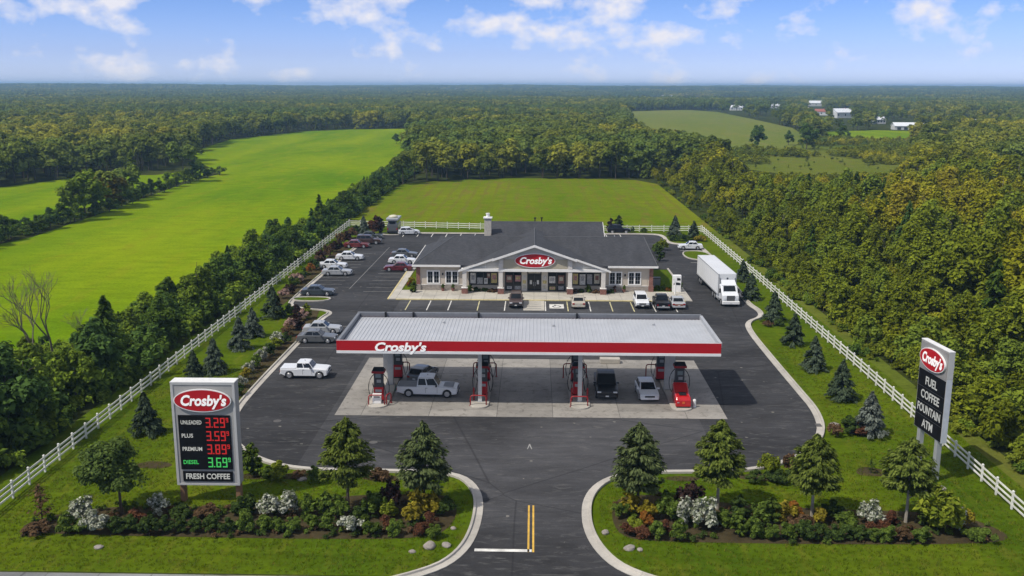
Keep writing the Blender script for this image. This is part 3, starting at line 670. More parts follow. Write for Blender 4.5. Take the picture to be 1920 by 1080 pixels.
shop = thing('shop_building', 'wide beige convenience store with charcoal roof and white gabled porch', 'store', (0.2, 139.3, 0))
# local frame: x along front, y away from the camera, z up; front wall at y = 0
XL, XR, DEP, EZ = -17.3, 17.2, 16.7, 3.95
MB().box(XL, XR, 0, DEP, 0.0, EZ).obj('wall', M_siding, shop)
MB().box(-6.9, 10.7, DEP+0.01, DEP+7.5, 0.0, 5.4).obj('wall', M_siding, shop)
# stone wainscot, corner piers
for x0, x1 in ((XL, -10.6), (10.5, XR)): box('wainscot', M_stone, x0-0.02, x1, -0.07, -0.005, 0.0, 0.95, shop); box('wainscot_cap', M_trim, x0-0.03, x1, -0.10, -0.004, 0.951, 1.02, shop)
for x, m in ((XL, M_brick), (XR, M_brick)):
    p_ = box('corner_pier', m, x-0.28, x+0.28, -0.16, 0.3, 0.0, 3.62, shop); 
    box('pier_base', M_stone if x < 0 else M_brick, x-0.36, x+0.36, -0.24, 0.38, 0.0, 1.05, p_)
# board joints on the wings
for x in (-15.9, -13.2, -11.2, 11.4, 13.9, 16.6): box('batten', M_siding, x-0.04, x+0.04, -0.03, -0.002, 1.03, 3.55, shop)
def sash(xc, zc, w=1.95, h=2.0):
    f = MB(); t_ = 0.16
    f.box(xc-w/2, xc+w/2, -0.09, -0.003, zc+h/2-t_, zc+h/2).box(xc-w/2, xc+w/2, -0.12, -0.003, zc-h/2, zc-h/2+t_).box(xc-w/2, xc-w/2+t_, -0.088, -0.003, zc-h/2+t_, zc+h/2-t_).box(xc+w/2-t_, xc+w/2, -0.088, -0.003, zc-h/2+t_, zc+h/2-t_).box(xc-0.11, xc+0.11, -0.086, -0.003, zc-h/2+t_, zc+h/2-t_)
    o = f.obj('window', M_white, shop)
    for x0, x1 in ((xc-w/2+t_, xc-0.11), (xc+0.11, xc+w/2-t_)):
        box('pane', M_glass, x0, x1, -0.05, -0.02, zc-h/2+t_, zc+h/2-t_, o)
        box('glazing_bar', M_steel, (x0+x1)/2-0.018, (x0+x1)/2+0.018, -0.06, -0.052, zc-h/2+t_, zc+h/2-t_, o)
        for zz in (zc-0.3, zc+0.3): box('glazing_bar', M_steel, x0, x1, -0.062, -0.0535, zz-0.018, zz+0.018, o)
for x in (-15.05, -12.30, 11.95, 14.75): sash(x, 2.12)
for x in (-13.65, 13.35):
    l_ = box('wall_lamp', M_black, x-0.10, x+0.10, -0.22, -0.003, 2.45, 2.75, shop, bevel=0.02)
# shop front bays under the porch
M_mull = mat('bronze_mullion', (0.022, 0.020, 0.020), 0.45)
M_inner = mat('shop_dark', (0.030, 0.022, 0.022), 0.5)
POST = [mat('poster_cream', (0.48, 0.45, 0.36), .5, var=.5, scale=5), mat('poster_white', (0.55, 0.54, 0.53), .5, var=.5, scale=6), mat('poster_yellow', (0.52, 0.43, 0.17), .5, var=.5, scale=4), mat('poster_brown', (0.22, 0.10, 0.08), .5, var=.7, scale=6), mat('poster_grey', (0.30, 0.30, 0.31), .5, var=.7, scale=7), mat('poster_pink', (0.40, 0.20, 0.20), .5, var=.6, scale=6)]
def bay(x0, x1, z0, z1, n, posters):
    fr = MB(); fr.box(x0, x1, -0.02, 0.02, z0, z1).obj('glazing', M_glass, shop)
    g = MB()
    for i in range(n+1):
        xm = x0+(x1-x0)*i/n; g.box(xm-0.06, xm+0.06, -0.07, -0.025, z0, z1)
    g.box(x0+.06, x1-.06, -0.068, -0.025, z1-0.12, z1).box(x0+.06, x1-.06, -0.068, -0.025, z0, z0+0.12).box(x0+.06, x1-.06, -0.066, -0.025, z1-0.52, z1-0.45)
    if z0 < 0.3: g.box(x0+.06, x1-.06, -0.066, -0.025, 0.92, 1.02)
    w = g.obj('window', M_mull, shop)
    for i in range(n):
        xa = x0+(x1-x0)*i/n; dx = (x1-x0)/n
        for (k, u0, u1, v0, v1) in posters[i % len(posters)]:
            zlo, zhi = z0+0.14, z1-0.54
            box('poster', POST[k], xa+dx*u0, xa+dx*u1, -0.034, -0.027, zlo+(zhi-zlo)*v0, zlo+(zhi-zlo)*v1, w)
            if k != 4:
                box('poster', POST[(k+3) % 6], xa+dx*(u0+.18*(u1-u0)), xa+dx*(u1-.18*(u1-u0)), -0.040, -0.0345, zlo+(zhi-zlo)*(v0+.35*(v1-v0)), zlo+(zhi-zlo)*(v0+.8*(v1-v0)), w)
        box('poster', POST[4], xa+dx*.12, xa+dx*.88, -0.034, -0.027, z1-0.43, z1-0.16, w)
bay(-9.7, -5.5, 0.98, 3.42, 4, [[(1, .15, .9, .05, .95)], [(4, .1, .9, .0, .55)], [(1, .1, .6, .02, .5), (3, .5, .95, .5, .95)], [(2, .1, .9, .1, .95)]])
bay(-4.35, -1.95, 0.05, 3.42, 2, [[(3, .1, .85, .45, .85), (1, .2, .8, .08, .24)], [(5, .2, .9, .5, .85), (4, .15, .9, .05, .25)]])
bay(1.95, 4.55, 0.05, 3.42, 2, [[(1, .15, .85, .42, .8), (2, .2, .85, .05, .22)], [(3, .2, .85, .40, .85), (4, .2, .8, .05, .25)]])
bay(5.5, 9.7, 0.98, 3.42, 4, [[(2, .15, .85, .05, .95)], [(1, .1, .9, .0, .9)], [(4, .15, .85, .05, .9)], [(0, .15, .9, .1, .95)]])
for x0, x1 in ((-1.94, -1.12), (1.02, 1.94)):
    p_ = box('pilaster', M_gsid, x0, x1, -0.14, -0.004, 0.02, 3.42, shop)
    for z0, k in ((0.5, 0), (1.25, 2), (2.0, 1)): box('notice', POST[k], x0+.16, x1-.16, -0.150, -0.1405, z0, z0+.5, p_)
dr = MB().box(-1.10, 1.0, -0.03, 0.03, 0.02, 3.42).obj('entrance_door', M_glass, shop)
MB().box(-1.10, -1.0, -.09, -.032, .02, 3.42).box(.9, 1.0, -.09, -.032, .02, 3.42).box(-.08, .0, -.09, -.032, .02, 2.6).box(-1.0, .9, -.088, -.032, 2.6, 2.72).box(-1.0, .9, -.088, -.032, 3.3, 3.42).box(-1.0, -.08, -.087, -.032, .02, .22).box(.0, .9, -.087, -.032, .02, .22).obj('door_frame', M_mull, dr)
for x in (-0.2, 0.06): box('handle', M_steel, x, x+.05, -.14, -.092, 0.9, 1.5, dr)
for x in (-.72, .32): box('poster', POST[1], x, x+.32, -.044, -.032, 1.15, 1.75, dr)
box('transom_sign', POST[0], -.95, .85, -.06, -.032, 2.78, 3.22, dr)
# porch columns
M_pcol = mat('porch_white', (0.62, 0.58, 0.53), 0.6, var=.1)
for x in (-10.25, -4.95, 5.15, 10.0):
    c = box('porch_column', M_pcol, x-0.30, x+0.30, -2.35, -1.75, 1.02, 3.45, shop, bevel=0.02)
    box('brick_base', M_brick, x-0.44, x+0.44, -2.49, -1.61, 0.12, 0.98, c); box('base_cap', M_trim, x-0.47, x+0.47, -2.52, -1.58, 0.981, 1.05, c)
box('porch_beam', M_trim, -10.7, 10.45, -2.42, -1.70, 3.452, 3.86, shop, bevel=0.02)
box('porch_ceiling', M_gsid, -10.6, 10.35, -1.69, -0.01, 3.50, 3.60, shop)
for x in (-10.25, 10.0): box('porch_beam', M_trim, x-.3, x+.3, -1.69, -.16, 3.46, 3.497, shop)
# gable boards: stepped front
SL = 0.345; AX, AZ = -0.05, 7.45            # ridge of the cross gable
def rz_(x): return AZ-SL*abs(x-AX)
mb = MB().slab([(-4.9, -2.30, 3.862), (5.1, -2.30, 3.862), (5.1, -2.30, rz_(5.1)-.12), (AX, -2.30, AZ-.12), (-4.9, -2.30, rz_(-4.9)-.12)], (0, .14, 0)); mb.obj('gable_board', M_gsid, shop)
box('gable_panel', M_olive, -4.55, 4.75, -2.345, -2.302, 3.88, 5.30, shop)
for s, x0, x1 in ((-1, -10.6, -5.2), (1, 5.4, 10.35)):
    xs2 = sorted((x0, x1)); mb = MB().slab([(xs2[0], -2.05, 3.862), (xs2[1], -2.05, 3.862), (xs2[1], -2.05, max(3.87, rz_(xs2[1])-.12)), (xs2[0], -2.05, max(3.87, rz_(xs2[0])-.12))], (0, .14, 0)); mb.obj('gable_board', M_gsid, shop)
    box('porch_post_cap', M_pcol, (-5.25 if s < 0 else 4.85), (-4.65 if s < 0 else 5.45), -2.44, -2.31, 3.87, 5.52, shop)
for x in (-8.9, -7.2, 7.1, 8.8): box('batten', M_trim, x-.03, x+.03, -2.075, -2.052, 3.88, rz_(x)-.2, shop)
# roofs, as thick slabs
def roof(name, pts, th=0.16): return MB().slab(pts, (0, 0, -th)).obj(name, M_shingle, shop)
rf_y = 8.2; RZ = 7.0; ex0, ex1 = -18.05, 18.05; ey0, ey1 = -0.65, DEP+0.6; ez = 4.05
A_, B_ = (-12.6, rf_y, RZ), (16.9, rf_y, RZ)
RB = 0.20
roof('roof', [(ex0, ey0, ez), (ex1, ey0, ez), B_, A_]); roof('roof', [(ex0, ey1, ez), (ex0, ey0, ez), A_]); roof('roof', [(ex1, ey0, ez), (ex1, ey1, ez), B_]); roof('roof', [(ex1, ey1, ez), (ex0, ey1, ez), A_, B_])
box('fascia_board', M_trim, ex0-.02, -10.95, ey0-.09, ey0-.002, ez-.27, ez+.02, shop); box('fascia_board', M_trim, 10.75, ex1+.02, ey0-.09, ey0-.002, ez-.27, ez+.02, shop)
box('fascia_board', M_trim, ex0-.09, ex0-.002, ey0, ey1, ez-.26, ez+.01, shop); box('fascia_board', M_trim, ex1+.002, ex1+.09, ey0, ey1, ez-.26, ez+.01, shop)
box('soffit', M_trim, ex0+.02, -10.95, ey0+.02, -.005, ez-.28, ez-.20, shop); box('soffit', M_trim, 10.75, ex1-.02, ey0+.02, -.005, ez-.28, ez-.20, shop)
# cross gable (front part wide, centre part projecting further)
yb = 15.0
for s in (-1, 1):
    roof('porch_roof', [(AX, -2.95, AZ), (AX+s*6.05, -2.95, rz_(AX+6.05)), (AX+s*6.05, yb, rz_(AX+6.05)), (AX, yb, AZ)][::s])
    roof('porch_roof', [(AX+s*6.05, -2.45, rz_(AX+6.05)), (AX+s*11.0, -2.45, rz_(AX+11.0)), (AX+s*11.0, yb, rz_(AX+11.0)), (AX+s*6.05, yb, rz_(AX+6.05))][::s])
    # white barge boards
    mb = MB().slab([(AX, -3.04, AZ+.05), (AX+s*6.15, -3.04, rz_(AX+6.15)+.05), (AX+s*6.15, -3.04, rz_(AX+6.15)-.27), (AX, -3.04, AZ-.29)][::s], (0, .085, 0)); mb.obj('barge_board', M_trim, shop)
    mb = MB().slab([(AX+s*5.95, -2.54, rz_(AX+5.95)+.05), (AX+s*11.1, -2.54, rz_(AX+11.1)+.05), (AX+s*11.1, -2.54, rz_(AX+11.1)-.24), (AX+s*5.95, -2.54, rz_(AX+5.95)-.24)][::s], (0, .085, 0)); mb.obj('barge_board', M_trim, shop)
MB().tube([(AX, -2.9, AZ+.02), (AX, yb-.3, AZ+.02)], .07, 6).obj('ridge_cap', mat('ridge_shingle', (0.085, 0.087, 0.092), .8), shop)
MB().tube([(A_[0], rf_y, RZ+.01), (AX-1.4, rf_y, RZ+.01)], .07, 6).obj('ridge_cap', MATS['ridge_shingle'], shop); MB().tube([(AX+1.4, rf_y, RZ+.01), (B_[0], rf_y, RZ+.01)], .07, 6).obj('ridge_cap', MATS['ridge_shingle'], shop)
MB().tube([(ex0, ey0, ez+.01), A_], .06, 6).obj('hip_cap', MATS['ridge_shingle'], shop); MB().tube([(ex1, ey0, ez+.01), B_], .06, 6).obj('hip_cap', MATS['ridge_shingle'], shop)
# rear block with its own ridge
r0_, r1_, ry, rz1 = -7.15, 11.0, 16.2, 8.2
roof('rear_roof', [(r0_, 9.5, rz1-SL*6.7), (r1_, 9.5, rz1-SL*6.7), (r1_, ry, rz1), (r0_, ry, rz1)]); roof('rear_roof', [(r1_, 24.6, rz1-SL*8.4), (r0_, 24.6, rz1-SL*8.4), (r0_, ry, rz1), (r1_, ry, rz1)])
for x in (-6.8, 10.6): MB().slab([(x, 9.6, rz1-SL*6.6-.2), (x, ry, rz1-.2), (x, 24.4, rz1-SL*8.2-.2), (x, 24.4, 5.0), (x, 9.6, 5.0)], (.12, 0, 0)).obj('gable_board', M_gsid, shop)
MB().slab([(r1_+.01, 9.5, rz1-SL*6.7+.03), (r1_+.01, ry, rz1+.03), (r1_+.01, ry, rz1-.25), (r1_+.01, 9.5, rz1-SL*6.7-.25)], (.07, 0, 0)).obj('barge_board', M_trim, shop)
MB().tube([(r0_, ry, rz1+.01), (r1_, ry, rz1+.01)], .07, 6).obj('ridge_cap', MATS['ridge_shingle'], shop)
# chimney and vents
ch = box('chimney', M_stone if False else mat('chimney_stone', (0.46, 0.42, 0.36), .8, var=.2, scale=3), -8.05, -6.95, 11.6, 12.7, 4.5, 9.3, shop, bevel=.03); box('chimney_cap', M_trim, -8.2, -6.8, 11.45, 12.85, 9.302, 9.5, ch, bevel=.02)
MB().lathe([(0.28, 9.5), (0.28, 9.95), (0.34, 10.0), (0.34, 10.1)], 10, 'z', (-7.5, 12.15, 0)).obj('flue', M_trim, ch)
for x, y in ((0.0, 17.4), (1.1, 17.6)): MB().lathe([(0.09, 7.6), (0.09, 8.55), (0.20, 8.58), (0.20, 8.75)], 8, 'z', (x, y, 0)).obj('roof_vent', M_black, shop)
for x, y, z in ((12.5, 9.9, 6.6), (-9.5, 10.5, 6.4)): MB().lathe([(0.08, z-.5), (0.08, z+.45)], 8, 'z', (x, y, 0)).obj('roof_vent', M_steel, shop)
# oval sign helper: local frame of parent, facing -y
def oval(parent, cx, y, cz, w, h, nm='oval_sign', depth=.16, txt=1.0):
    n = 40
    def ring(k, y0, y1, m, name, par):
        P = [(cx+k*w/2*math.cos(2*math.pi*i/n), cz+(h/2-(1-k)*w/2)*math.sin(2*math.pi*i/n)) for i in range(n)]
        mb = MB(); mb.add([(x, y0, z) for x, z in P]+[(x, y1, z) for x, z in P], [tuple(range(n)), tuple(range(2*n-1, n-1, -1))]+[(i, n+i, n+(i+1) % n, (i+1) % n) for i in range(n)])
        return mb.obj(name, m, par)
    o = ring(1.0, y-depth, y, M_white, nm, parent); ring(0.965, y-depth-.015, y-depth+.01, M_red, 'oval_face', o)
    text('oval_lettering', "Crosby's", M_letter, o, h*0.62, (cx+h*.02, y-depth-.03, cz-h*.015), depth=.012, shear=.2, bold=.020*h, width=w*.79)
    return o
oval(shop, 0.02, -2.35, 5.12, 5.9, 2.15)
# porch lamps and things on the pavement
ib = thing('vending_cabinet', 'white upright cabinet with dark arched openings at the right end of the shop pavement', 'cabinet', (21.2, 139.4, 0.15))
box('body', M_white, -.62, .62, -.4, .4, 0, 2.5, ib, bevel=.05)
for z in (1.3, 1.98):
    mb = MB(); n = 10; P = [(-.5, z-.22), (.5, z-.22)]+[(.5*math.cos(a), z+.16*math.sin(a)) for a in np.linspace(0, math.pi, n)]
    mb.slab([(x, -.405, zz) for x, zz in P], (0, -.012, 0)); mb.obj('opening', M_black, ib)
box('plinth', M_steel, -.58, .58, -.42, .38, -.03, -.001, ib)
pl = thing('bollard_post', 'thin white post on the pavement in front of the white cabinet', 'post', (20.7, 137.4, .15)); MB().lathe([(0.10, 0), (0.10, 2.6), (0.03, 2.66)], 10).obj('pole', M_white, pl); box('plate', M_white, -.22, .22, -.13, -.10, 1.9, 2.5, pl)
gm = thing('gas_meter', 'dark service box against the right side wall of the shop under the eave', 'utility box', (18.6, 142.5, .1)); box('body', M_pumpdark, -.6, .6, -.4, .4, 0, 1.6, gm, bevel=.05); box('door', M_grey, -.5, .5, -.42, -.405, .2, 1.4, gm)
for x, lab, c in ((-13.6, 'small potted plant below the left shop windows, by the wall lamp', (0.05, .09, .02)), (-12.1, 'dark round tub plant left of the porch brick base', (0.03, .05, .015)), (13.2, 'small potted plant between the two right shop windows', (.03, .05, .02)), (11.8, 'red flowering pot beside the right porch column', (.14, .03, .02))):
    p_ = thing('potted_plant', lab, 'plant', (x+.2, 138.75, .15), group='potted plants along the shop front'); MB().lathe([(0.20, 0), (0.28, .42), (.24, .42)], 10).obj('pot', M_brick, p_)
    PLANTS = globals().setdefault('PLANTS', []); PLANTS.append((p_, c))

# ---------------------------------------------------------------- price sign (front left)
sg = thing('price_sign', 'grey price sign on two cedar posts with red and green fuel prices', 'sign', (-23.55, 64.9, 0), R_(0.5))
M_cab = mat('sign_grey', (0.34, 0.33, 0.315), .5, var=.06); M_cabl = mat('sign_light', (0.46, 0.455, 0.44), .5, var=.05)
for x in (-2.05, 2.05): box('post', M_wood, x-.17, x+.17, .2, .75, 0, 1.42, sg, bevel=.02)
box('cabinet', M_cab, -2.28, 2.28, 0.0, .95, 1.42, 9.2, sg, bevel=.03)
fr = MB().box(-2.30, -2.12, -.05, -.002, 1.42, 9.2).box(2.12, 2.30, -.05, -.002, 1.42, 9.2).box(-2.118, 2.118, -.05, -.002, 9.06, 9.2).box(-2.118, 2.118, -.05, -.002, 1.42, 1.56); fr.obj('frame', M_cabl, sg)
box('cap', mat('sign_cap', (0.70, 0.69, 0.66), .5), -2.31, 2.31, -.06, .98, 9.205, 9.27, sg)
oval(sg, -.02, -.055, 7.92, 4.15, 1.72, depth=.12)
pn = box('price_panel', M_signblk, -1.90, 1.85, -.07, -.003, 2.66, 6.78, sg)
M_led_r = emit('red_digits', (1.0, 0.05, 0.05), 0.50); M_led_g = emit('green_digits', (0.10, 0.85, 0.18), 0.60)
M_lab = emit('panel_lettering', (0.75, 0.76, 0.72), 0.6)
SEG = {'0': 'abcdef', '1': 'bc', '2': 'abged', '3': 'abgcd', '4': 'fgbc', '5': 'afgcd', '6': 'afgedc', '7': 'abc', '8': 'abcdefg', '9': 'abcdfg'}
def digit(mb, ch, x, z, w, h, y, t=.09):
    b_ = {'a': (x, x+w, z+h-t, z+h), 'd': (x, x+w, z, z+t), 'g': (x, x+w, z+h/2-t/2, z+h/2+t/2), 'f': (x, x+t, z+h/2+.01, z+h-.01), 'b': (x+w-t, x+w, z+h/2+.01, z+h-.01), 'e': (x, x+t, z+.01, z+h/2-.01), 'c': (x+w-t, x+w, z+.01, z+h/2-.01)}
    for i, s in enumerate(SEG[ch]):
        x0, x1, z0, z1 = b_[s]; mb.box(x0, x1, y-.012-.0007*i, y, z0, z1)
for i, (nm, pr_, m, ml) in enumerate((('UNLEADED', '329', M_led_r, M_lab), ('PLUS', '359', M_led_r, M_lab), ('PREMIUM', '389', M_led_r, M_lab), ('DIESEL', '369', M_led_g, M_led_g))):
    zz = 5.84-i*1.01
    row = box('price_row', M_signblk, -1.84, 1.79, -.085, -.072, zz-.10, zz+.87, pn)
    mb = MB()
    for k, ch in enumerate(pr_): digit(mb, ch, 0.10+k*.46+(.12 if k else 0), zz+.03, .34, .74, -.0875, .085)
    digit(mb, '9', 1.56, zz+.44, .17, .33, -.0875, .05); mb.box(.50, .59, -.0985, -.0875, zz+.03, zz+.12)
    mb.obj('digits', m, row)
    text('grade_lettering', nm, ml, row, .42, (-1.72, -.095, zz+.40), depth=.006, bold=.006, align='LEFT', width=(1.5, .82, 1.42, 1.10)[i])
cp = box('message_panel', M_signblk, -1.82, 1.82, -.08, -.003, 1.72, 2.50, sg, bevel=.03); text('message_lettering', 'FRESH COFFEE', M_lab, cp, .58, (0, -.09, 2.11), depth=.006, bold=.012, width=3.2)

# ---------------------------------------------------------------- pylon sign (front right), face along the fence
py = thing('pylon_sign', 'tall grey pylon sign on two steel poles listing fuel, coffee, fountain and ATM', 'sign', (30.95, 71.9, 0), R_(-84))
for x in (-1.35, 1.35): MB().box(x-.22, x+.22, .02, .42, 0, 3.32).obj('pole', M_steel, py, bevel=.03)
box('cabinet', M_cab, -2.05, 2.05, 0, .44, 3.32, 10.5, py, bevel=.03)
box('face_plate', mat('sign_brushed', (0.30, .29, .28), .4, .2), -2.0, 2.0, -.03, -.002, 8.3, 10.42, py)
for x in (-2.07, 2.05): box('edge_panel', M_cabl, x, x+.02, -.01, .45, 8.42, 10.51, py); box('edge_panel', mat('edge_blue', (.50, .52, .55), .45), x, x+.02, -.01, .45, 3.33, 8.39, py)
box('cap', MATS['sign_cap'], -2.08, 2.08, -.03, .46, 10.51, 10.57, py)
oval(py, 0, -.04, 9.35, 3.75, 1.75, depth=.14); 
bkk = oval(py, 0, 0, 9.35, 3.75, 1.75, depth=.14); bkk.rotation_euler = (0, 0, math.pi); bkk.location = (0, .46, 0)
pp = box('service_panel', M_signblk, -1.98, 1.98, -.05, -.003, 3.42, 8.22, py)
for i, (w_, wd) in enumerate((('FUEL', 1.75), ('COFFEE', 2.75), ('FOUNTAIN', 3.45), ('ATM', 1.6))): text('service_lettering', w_, M_lab, pp, .92, (0, -.058, 7.45-i*1.15), depth=.006, bold=.018, width=wd)
for i in range(3): box('panel_seam', M_pumpdark, -1.97, 1.97, -.056, -.0505, 6.86-i*1.15, 6.89-i*1.15, pp)
# ---------------------------------------------------------------- vehicles
M_rim = mat('alloy_rim', (0.42, 0.42, 0.43), 0.35, 0.5)
M_tail = mat('tail_lens', (0.30, 0.012, 0.012), 0.2); M_head = mat('head_lens', (0.62, 0.64, 0.66), 0.12)
M_plate = mat('number_plate', (0.62, 0.62, 0.60), 0.5); M_trimblk = mat('trim_black', (0.022, 0.022, 0.024), 0.5)
def quad_on(c, u0, u1, v0, v1):
    a, b_, d, e_ = [Vector(p) for p in c]     # a b bottom edge, d e top edge (a-b, e-d)
    f = lambda u, v: (a.lerp(b_, u)).lerp(e_.lerp(d, u), v)
    return [f(u0, v0), f(u1, v0), f(u1, v1), f(u0, v1)]
def glass_on(name, c, inset, parent, m=None, off=.012):
    u0, u1, v0, v1 = inset; q = quad_on(c, u0, u1, v0, v1)
    n = (q[1]-q[0]).cross(q[3]-q[0]).normalized()
    ctr = sum((Vector(p) for p in c), Vector())/4
    if n.dot(Vector((ctr.x*.2, ctr.y, ctr.z-0.6))) < 0 and abs(n.z) < .9: n = -n
    if n.z < -.05: n = -n
    mb = MB().slab([p+n*off for p in q], -n*.03); return mb.obj(name, m or M_glass, parent, bevel=.006, seg=1)
def vehicle(name, label, cat, x, y, heading, paint, style='sedan', L_=4.7, W_=1.82, H_=1.45, group=None, cover=None, roofm=None):
    """heading: direction of the nose in degrees, 0 = +x, 90 = away from the camera"""
    r = thing(name, label, cat, (x, y, 0.045), R_(heading), group); hl, hw = L_/2, W_/2
    if 83 < y < 104 and abs(x) < 18: r.location.z = .08
    wr = {'sedan': .33, 'hatch': .32, 'suv': .37, 'pickup': .40, 'van': .36}[style]
    fx, bx = {'sedan': (.31, -.28), 'hatch': (.32, -.30), 'suv': (.31, -.28), 'pickup': (.33, -.30), 'van': (.33, -.28)}[style]; fx *= L_; bx *= L_
    belt = {'sedan': .93, 'hatch': .95, 'suv': 1.08, 'pickup': 1.12, 'van': 1.1}[style]
    hood = {'sedan': (.80, .90), 'hatch': (.76, .92), 'suv': (.95, 1.06), 'pickup': (1.02, 1.10), 'van': (1.0, 1.08)}[style]
    zb = .24 if style in ('sedan', 'hatch') else .34
    def arch(cx, n=7):
        R = wr+.07; a0 = math.asin(max(-1, min(1, (zb-wr)/R))); return [(cx+R*math.cos(a), wr+R*math.sin(a)) for a in np.linspace(math.pi-a0, a0, n)]
    if style == 'pickup': rear = [(-hl+.04, zb+.18), (-hl, .55), (-hl+.02, 1.08)]; top = [(-.13*L_, 1.08), (-.13*L_+.01, belt), (.20*L_, belt)]
    elif style == 'sedan': rear = [(-hl+.10, zb+.08), (-hl, .50), (-hl+.03, .82), (-hl+.14, .95)]; top = [(-.37*L_, .985), (.19*L_, belt)]
    elif style == 'hatch': rear = [(-hl+.08, zb+.05), (-hl, .5), (-hl+.03, .85), (-hl+.06, .98)]; top = [(.22*L_, belt)]
    else: rear = [(-hl+.06, zb+.06), (-hl, .55), (-hl+.02, 1.0), (-hl+.05, belt+.02)]; top = [(.21*L_, belt)]
    nose = [(hl-.45, hood[1]-.05), (hl-.10, hood[0]-.02), (hl-.01, hood[0]-.18), (hl, .45), (hl-.08, zb+.06)]
    prof = rear+top+nose+arch(fx)[::-1]+arch(bx)[::-1]
    mb = MB(); n = len(prof); zc = .55
    for yy, kx, kz in ((-hw, .955, .90), (-hw+.05, .985, .965), (-hw+.22, 1, 1), (hw-.22, 1, 1), (hw-.05, .985, .965), (hw, .955, .90)):
        for px_, pz in prof:
            low = pz <= wr*2+.1 and (abs(px_-fx) < wr+.1 or abs(px_-bx) < wr+.1)
            mb.v.append((px_*(1 if low else kx), yy, pz if (low or pz < zc) else zc+(pz-zc)*kz))
    for a in range(5):
        for i in range(n): mb.f.append((a*n+i, a*n+(i+1) % n, (a+1)*n+(i+1) % n, (a+1)*n+i))
    mb.f += [tuple(range(n)), tuple(range(5*n, 6*n))]
    body = mb.obj('body', paint, r, bevel=.02)
    # greenhouse
    x0, x1, x2, x3 = {'sedan': (-.36, .20, -.225, .05), 'hatch': (-.47, .27, -.36, .03), 'suv': (-.485, .22, -.43, .06), 'pickup': (-.165, .205, -.145, .105), 'van': (-.49, .26, -.47, .14)}[style]
    bw, tw, zt = hw-.07, hw-.22, H_; zb0 = belt-.06
    B = [(x0*L_, -bw, zb0), (x1*L_, -bw, zb0), (x1*L_, bw, zb0), (x0*L_, bw, zb0)]
    T = [(x2*L_, -tw, zt), (x3*L_, -tw, zt), (x3*L_, tw, zt), (x2*L_, tw, zt)]
    xm = (x2+x3)/2*L_; mb = MB()
    Tm = [(xm, -tw-.01, zt+.035), (xm, tw+.01, zt+.035)]
    mb.add(B+T+Tm, [(0, 3, 2, 1), (1, 2, 6, 5), (3, 0, 4, 7), (0, 1, 5, 8, 4), (2, 3, 7, 9, 6), (4, 8, 9, 7), (8, 5, 6, 9)])
    mb.obj('cab', roofm or paint, r, bevel=.05)
    glass_on('windscreen', [B[1], B[2], T[2], T[1]], (.07, .93, .14, .92), r); glass_on('rear_window', [B[3], B[0], T[0], T[3]], (.08, .92, .22, .90), r)
    splits = {'pickup': [(.05, .44), (.50, .97)], 'sedan': [(.10, .49), (.53, .93)], 'hatch': [(.06, .48), (.52, .93)], 'suv': [(.04, .26), (.29, .58), (.61, .95)], 'van': [(.72, .97)]}[style]
    for s in (0, 1):
        c = [B[0], B[1], T[1], T[0]] if s == 0 else [B[3], B[2], T[2], T[3]]
        for a, b_ in splits: glass_on('side_window', c, (a, b_, .20, .88), r)
    for s in (-1, 1):
        for wx_ in (fx, bx):
            wd = .22 if style != 'pickup' else .26; yy = s*(hw-.10)
            w = MB().lathe([(wr*.62, -wd/2), (wr*.93, -wd/2), (wr, -wd/2+.04), (wr, wd/2-.04), (wr*.93, wd/2), (wr*.62, wd/2)], 16, 'y', (wx_, yy, wr)).obj('wheel', M_rubber, r, smooth=False)
            o_ = s*(wd/2+.004); MB().lathe([(wr*.66, 0), (wr*.60, s*.02), (wr*.2, s*.012), (wr*.14, s*.03)], 12, 'y', (wx_, yy+o_, wr)).obj('rim', M_rim, w)
        box('mirror', paint if cover is None else M_trimblk, x1*L_-.36, x1*L_-.20, *sorted((s*(hw-.06), s*(hw+.20))), belt+.02, belt+.17, r, bevel=.02)
        hz = hood[0]-.16
        box('headlight', M_head, hl-.16, hl-.005, *sorted((s*(hw-.48), s*(hw-.09))), hz-.06, hz+.09, r, bevel=.02)
        rz0 = .80 if style in ('sedan', 'hatch') else .82
        box('tail_light', M_tail, -hl-.004, -hl+.10, *sorted((s*(hw-.38 if style != 'pickup' else hw-.26), s*(hw-.07))), rz0-.14, rz0+.06, r, bevel=.015)
        box('handle', M_trimblk, -.02*L_, -.02*L_+.18, *sorted((s*(hw-.02), s*(hw+.012))), belt-.16, belt-.12, r)
    for s in (-1, 1):
        for q in ((-.02, .17) if style == 'pickup' else (-.17, .01, .19)):
            if q*L_ < fx-wr-.1 and q*L_ > bx+wr*.2: box('door_seam', M_trimblk, q*L_-.011, q*L_+.011, *sorted((s*(hw-.03), s*(hw+.004))), zb+.14, belt-.10, r)
    box('grille', M_trimblk, hl-.09, hl+.006, -hw*.52, hw*.52, hood[0]-.30, hood[0]-.10, r, bevel=.01)
    box('bumper', paint if style in ('sedan', 'hatch') else M_trimblk if cover != 'chrome' else M_steel, hl-.10, hl+.06, -hw+.06, hw-.06, zb+.04, zb+.26, r, bevel=.04)
    box('bumper', paint if style in ('sedan', 'hatch') else M_steel, -hl-.06, -hl+.10, -hw+.06, hw-.06, zb+.06, zb+.26, r, bevel=.04)
    box('number_plate', M_plate, hl+.062, hl+.07, -.16, .16, zb+.10, zb+.24, r); box('number_plate', M_plate, -hl-.07, -hl-.062, -.16, .16, zb+.28, zb+.42, r)
    box('sill', M_trimblk, bx+wr+.12, fx-wr-.12, -hw+.01, hw-.01, zb-.07, zb+.06, r)
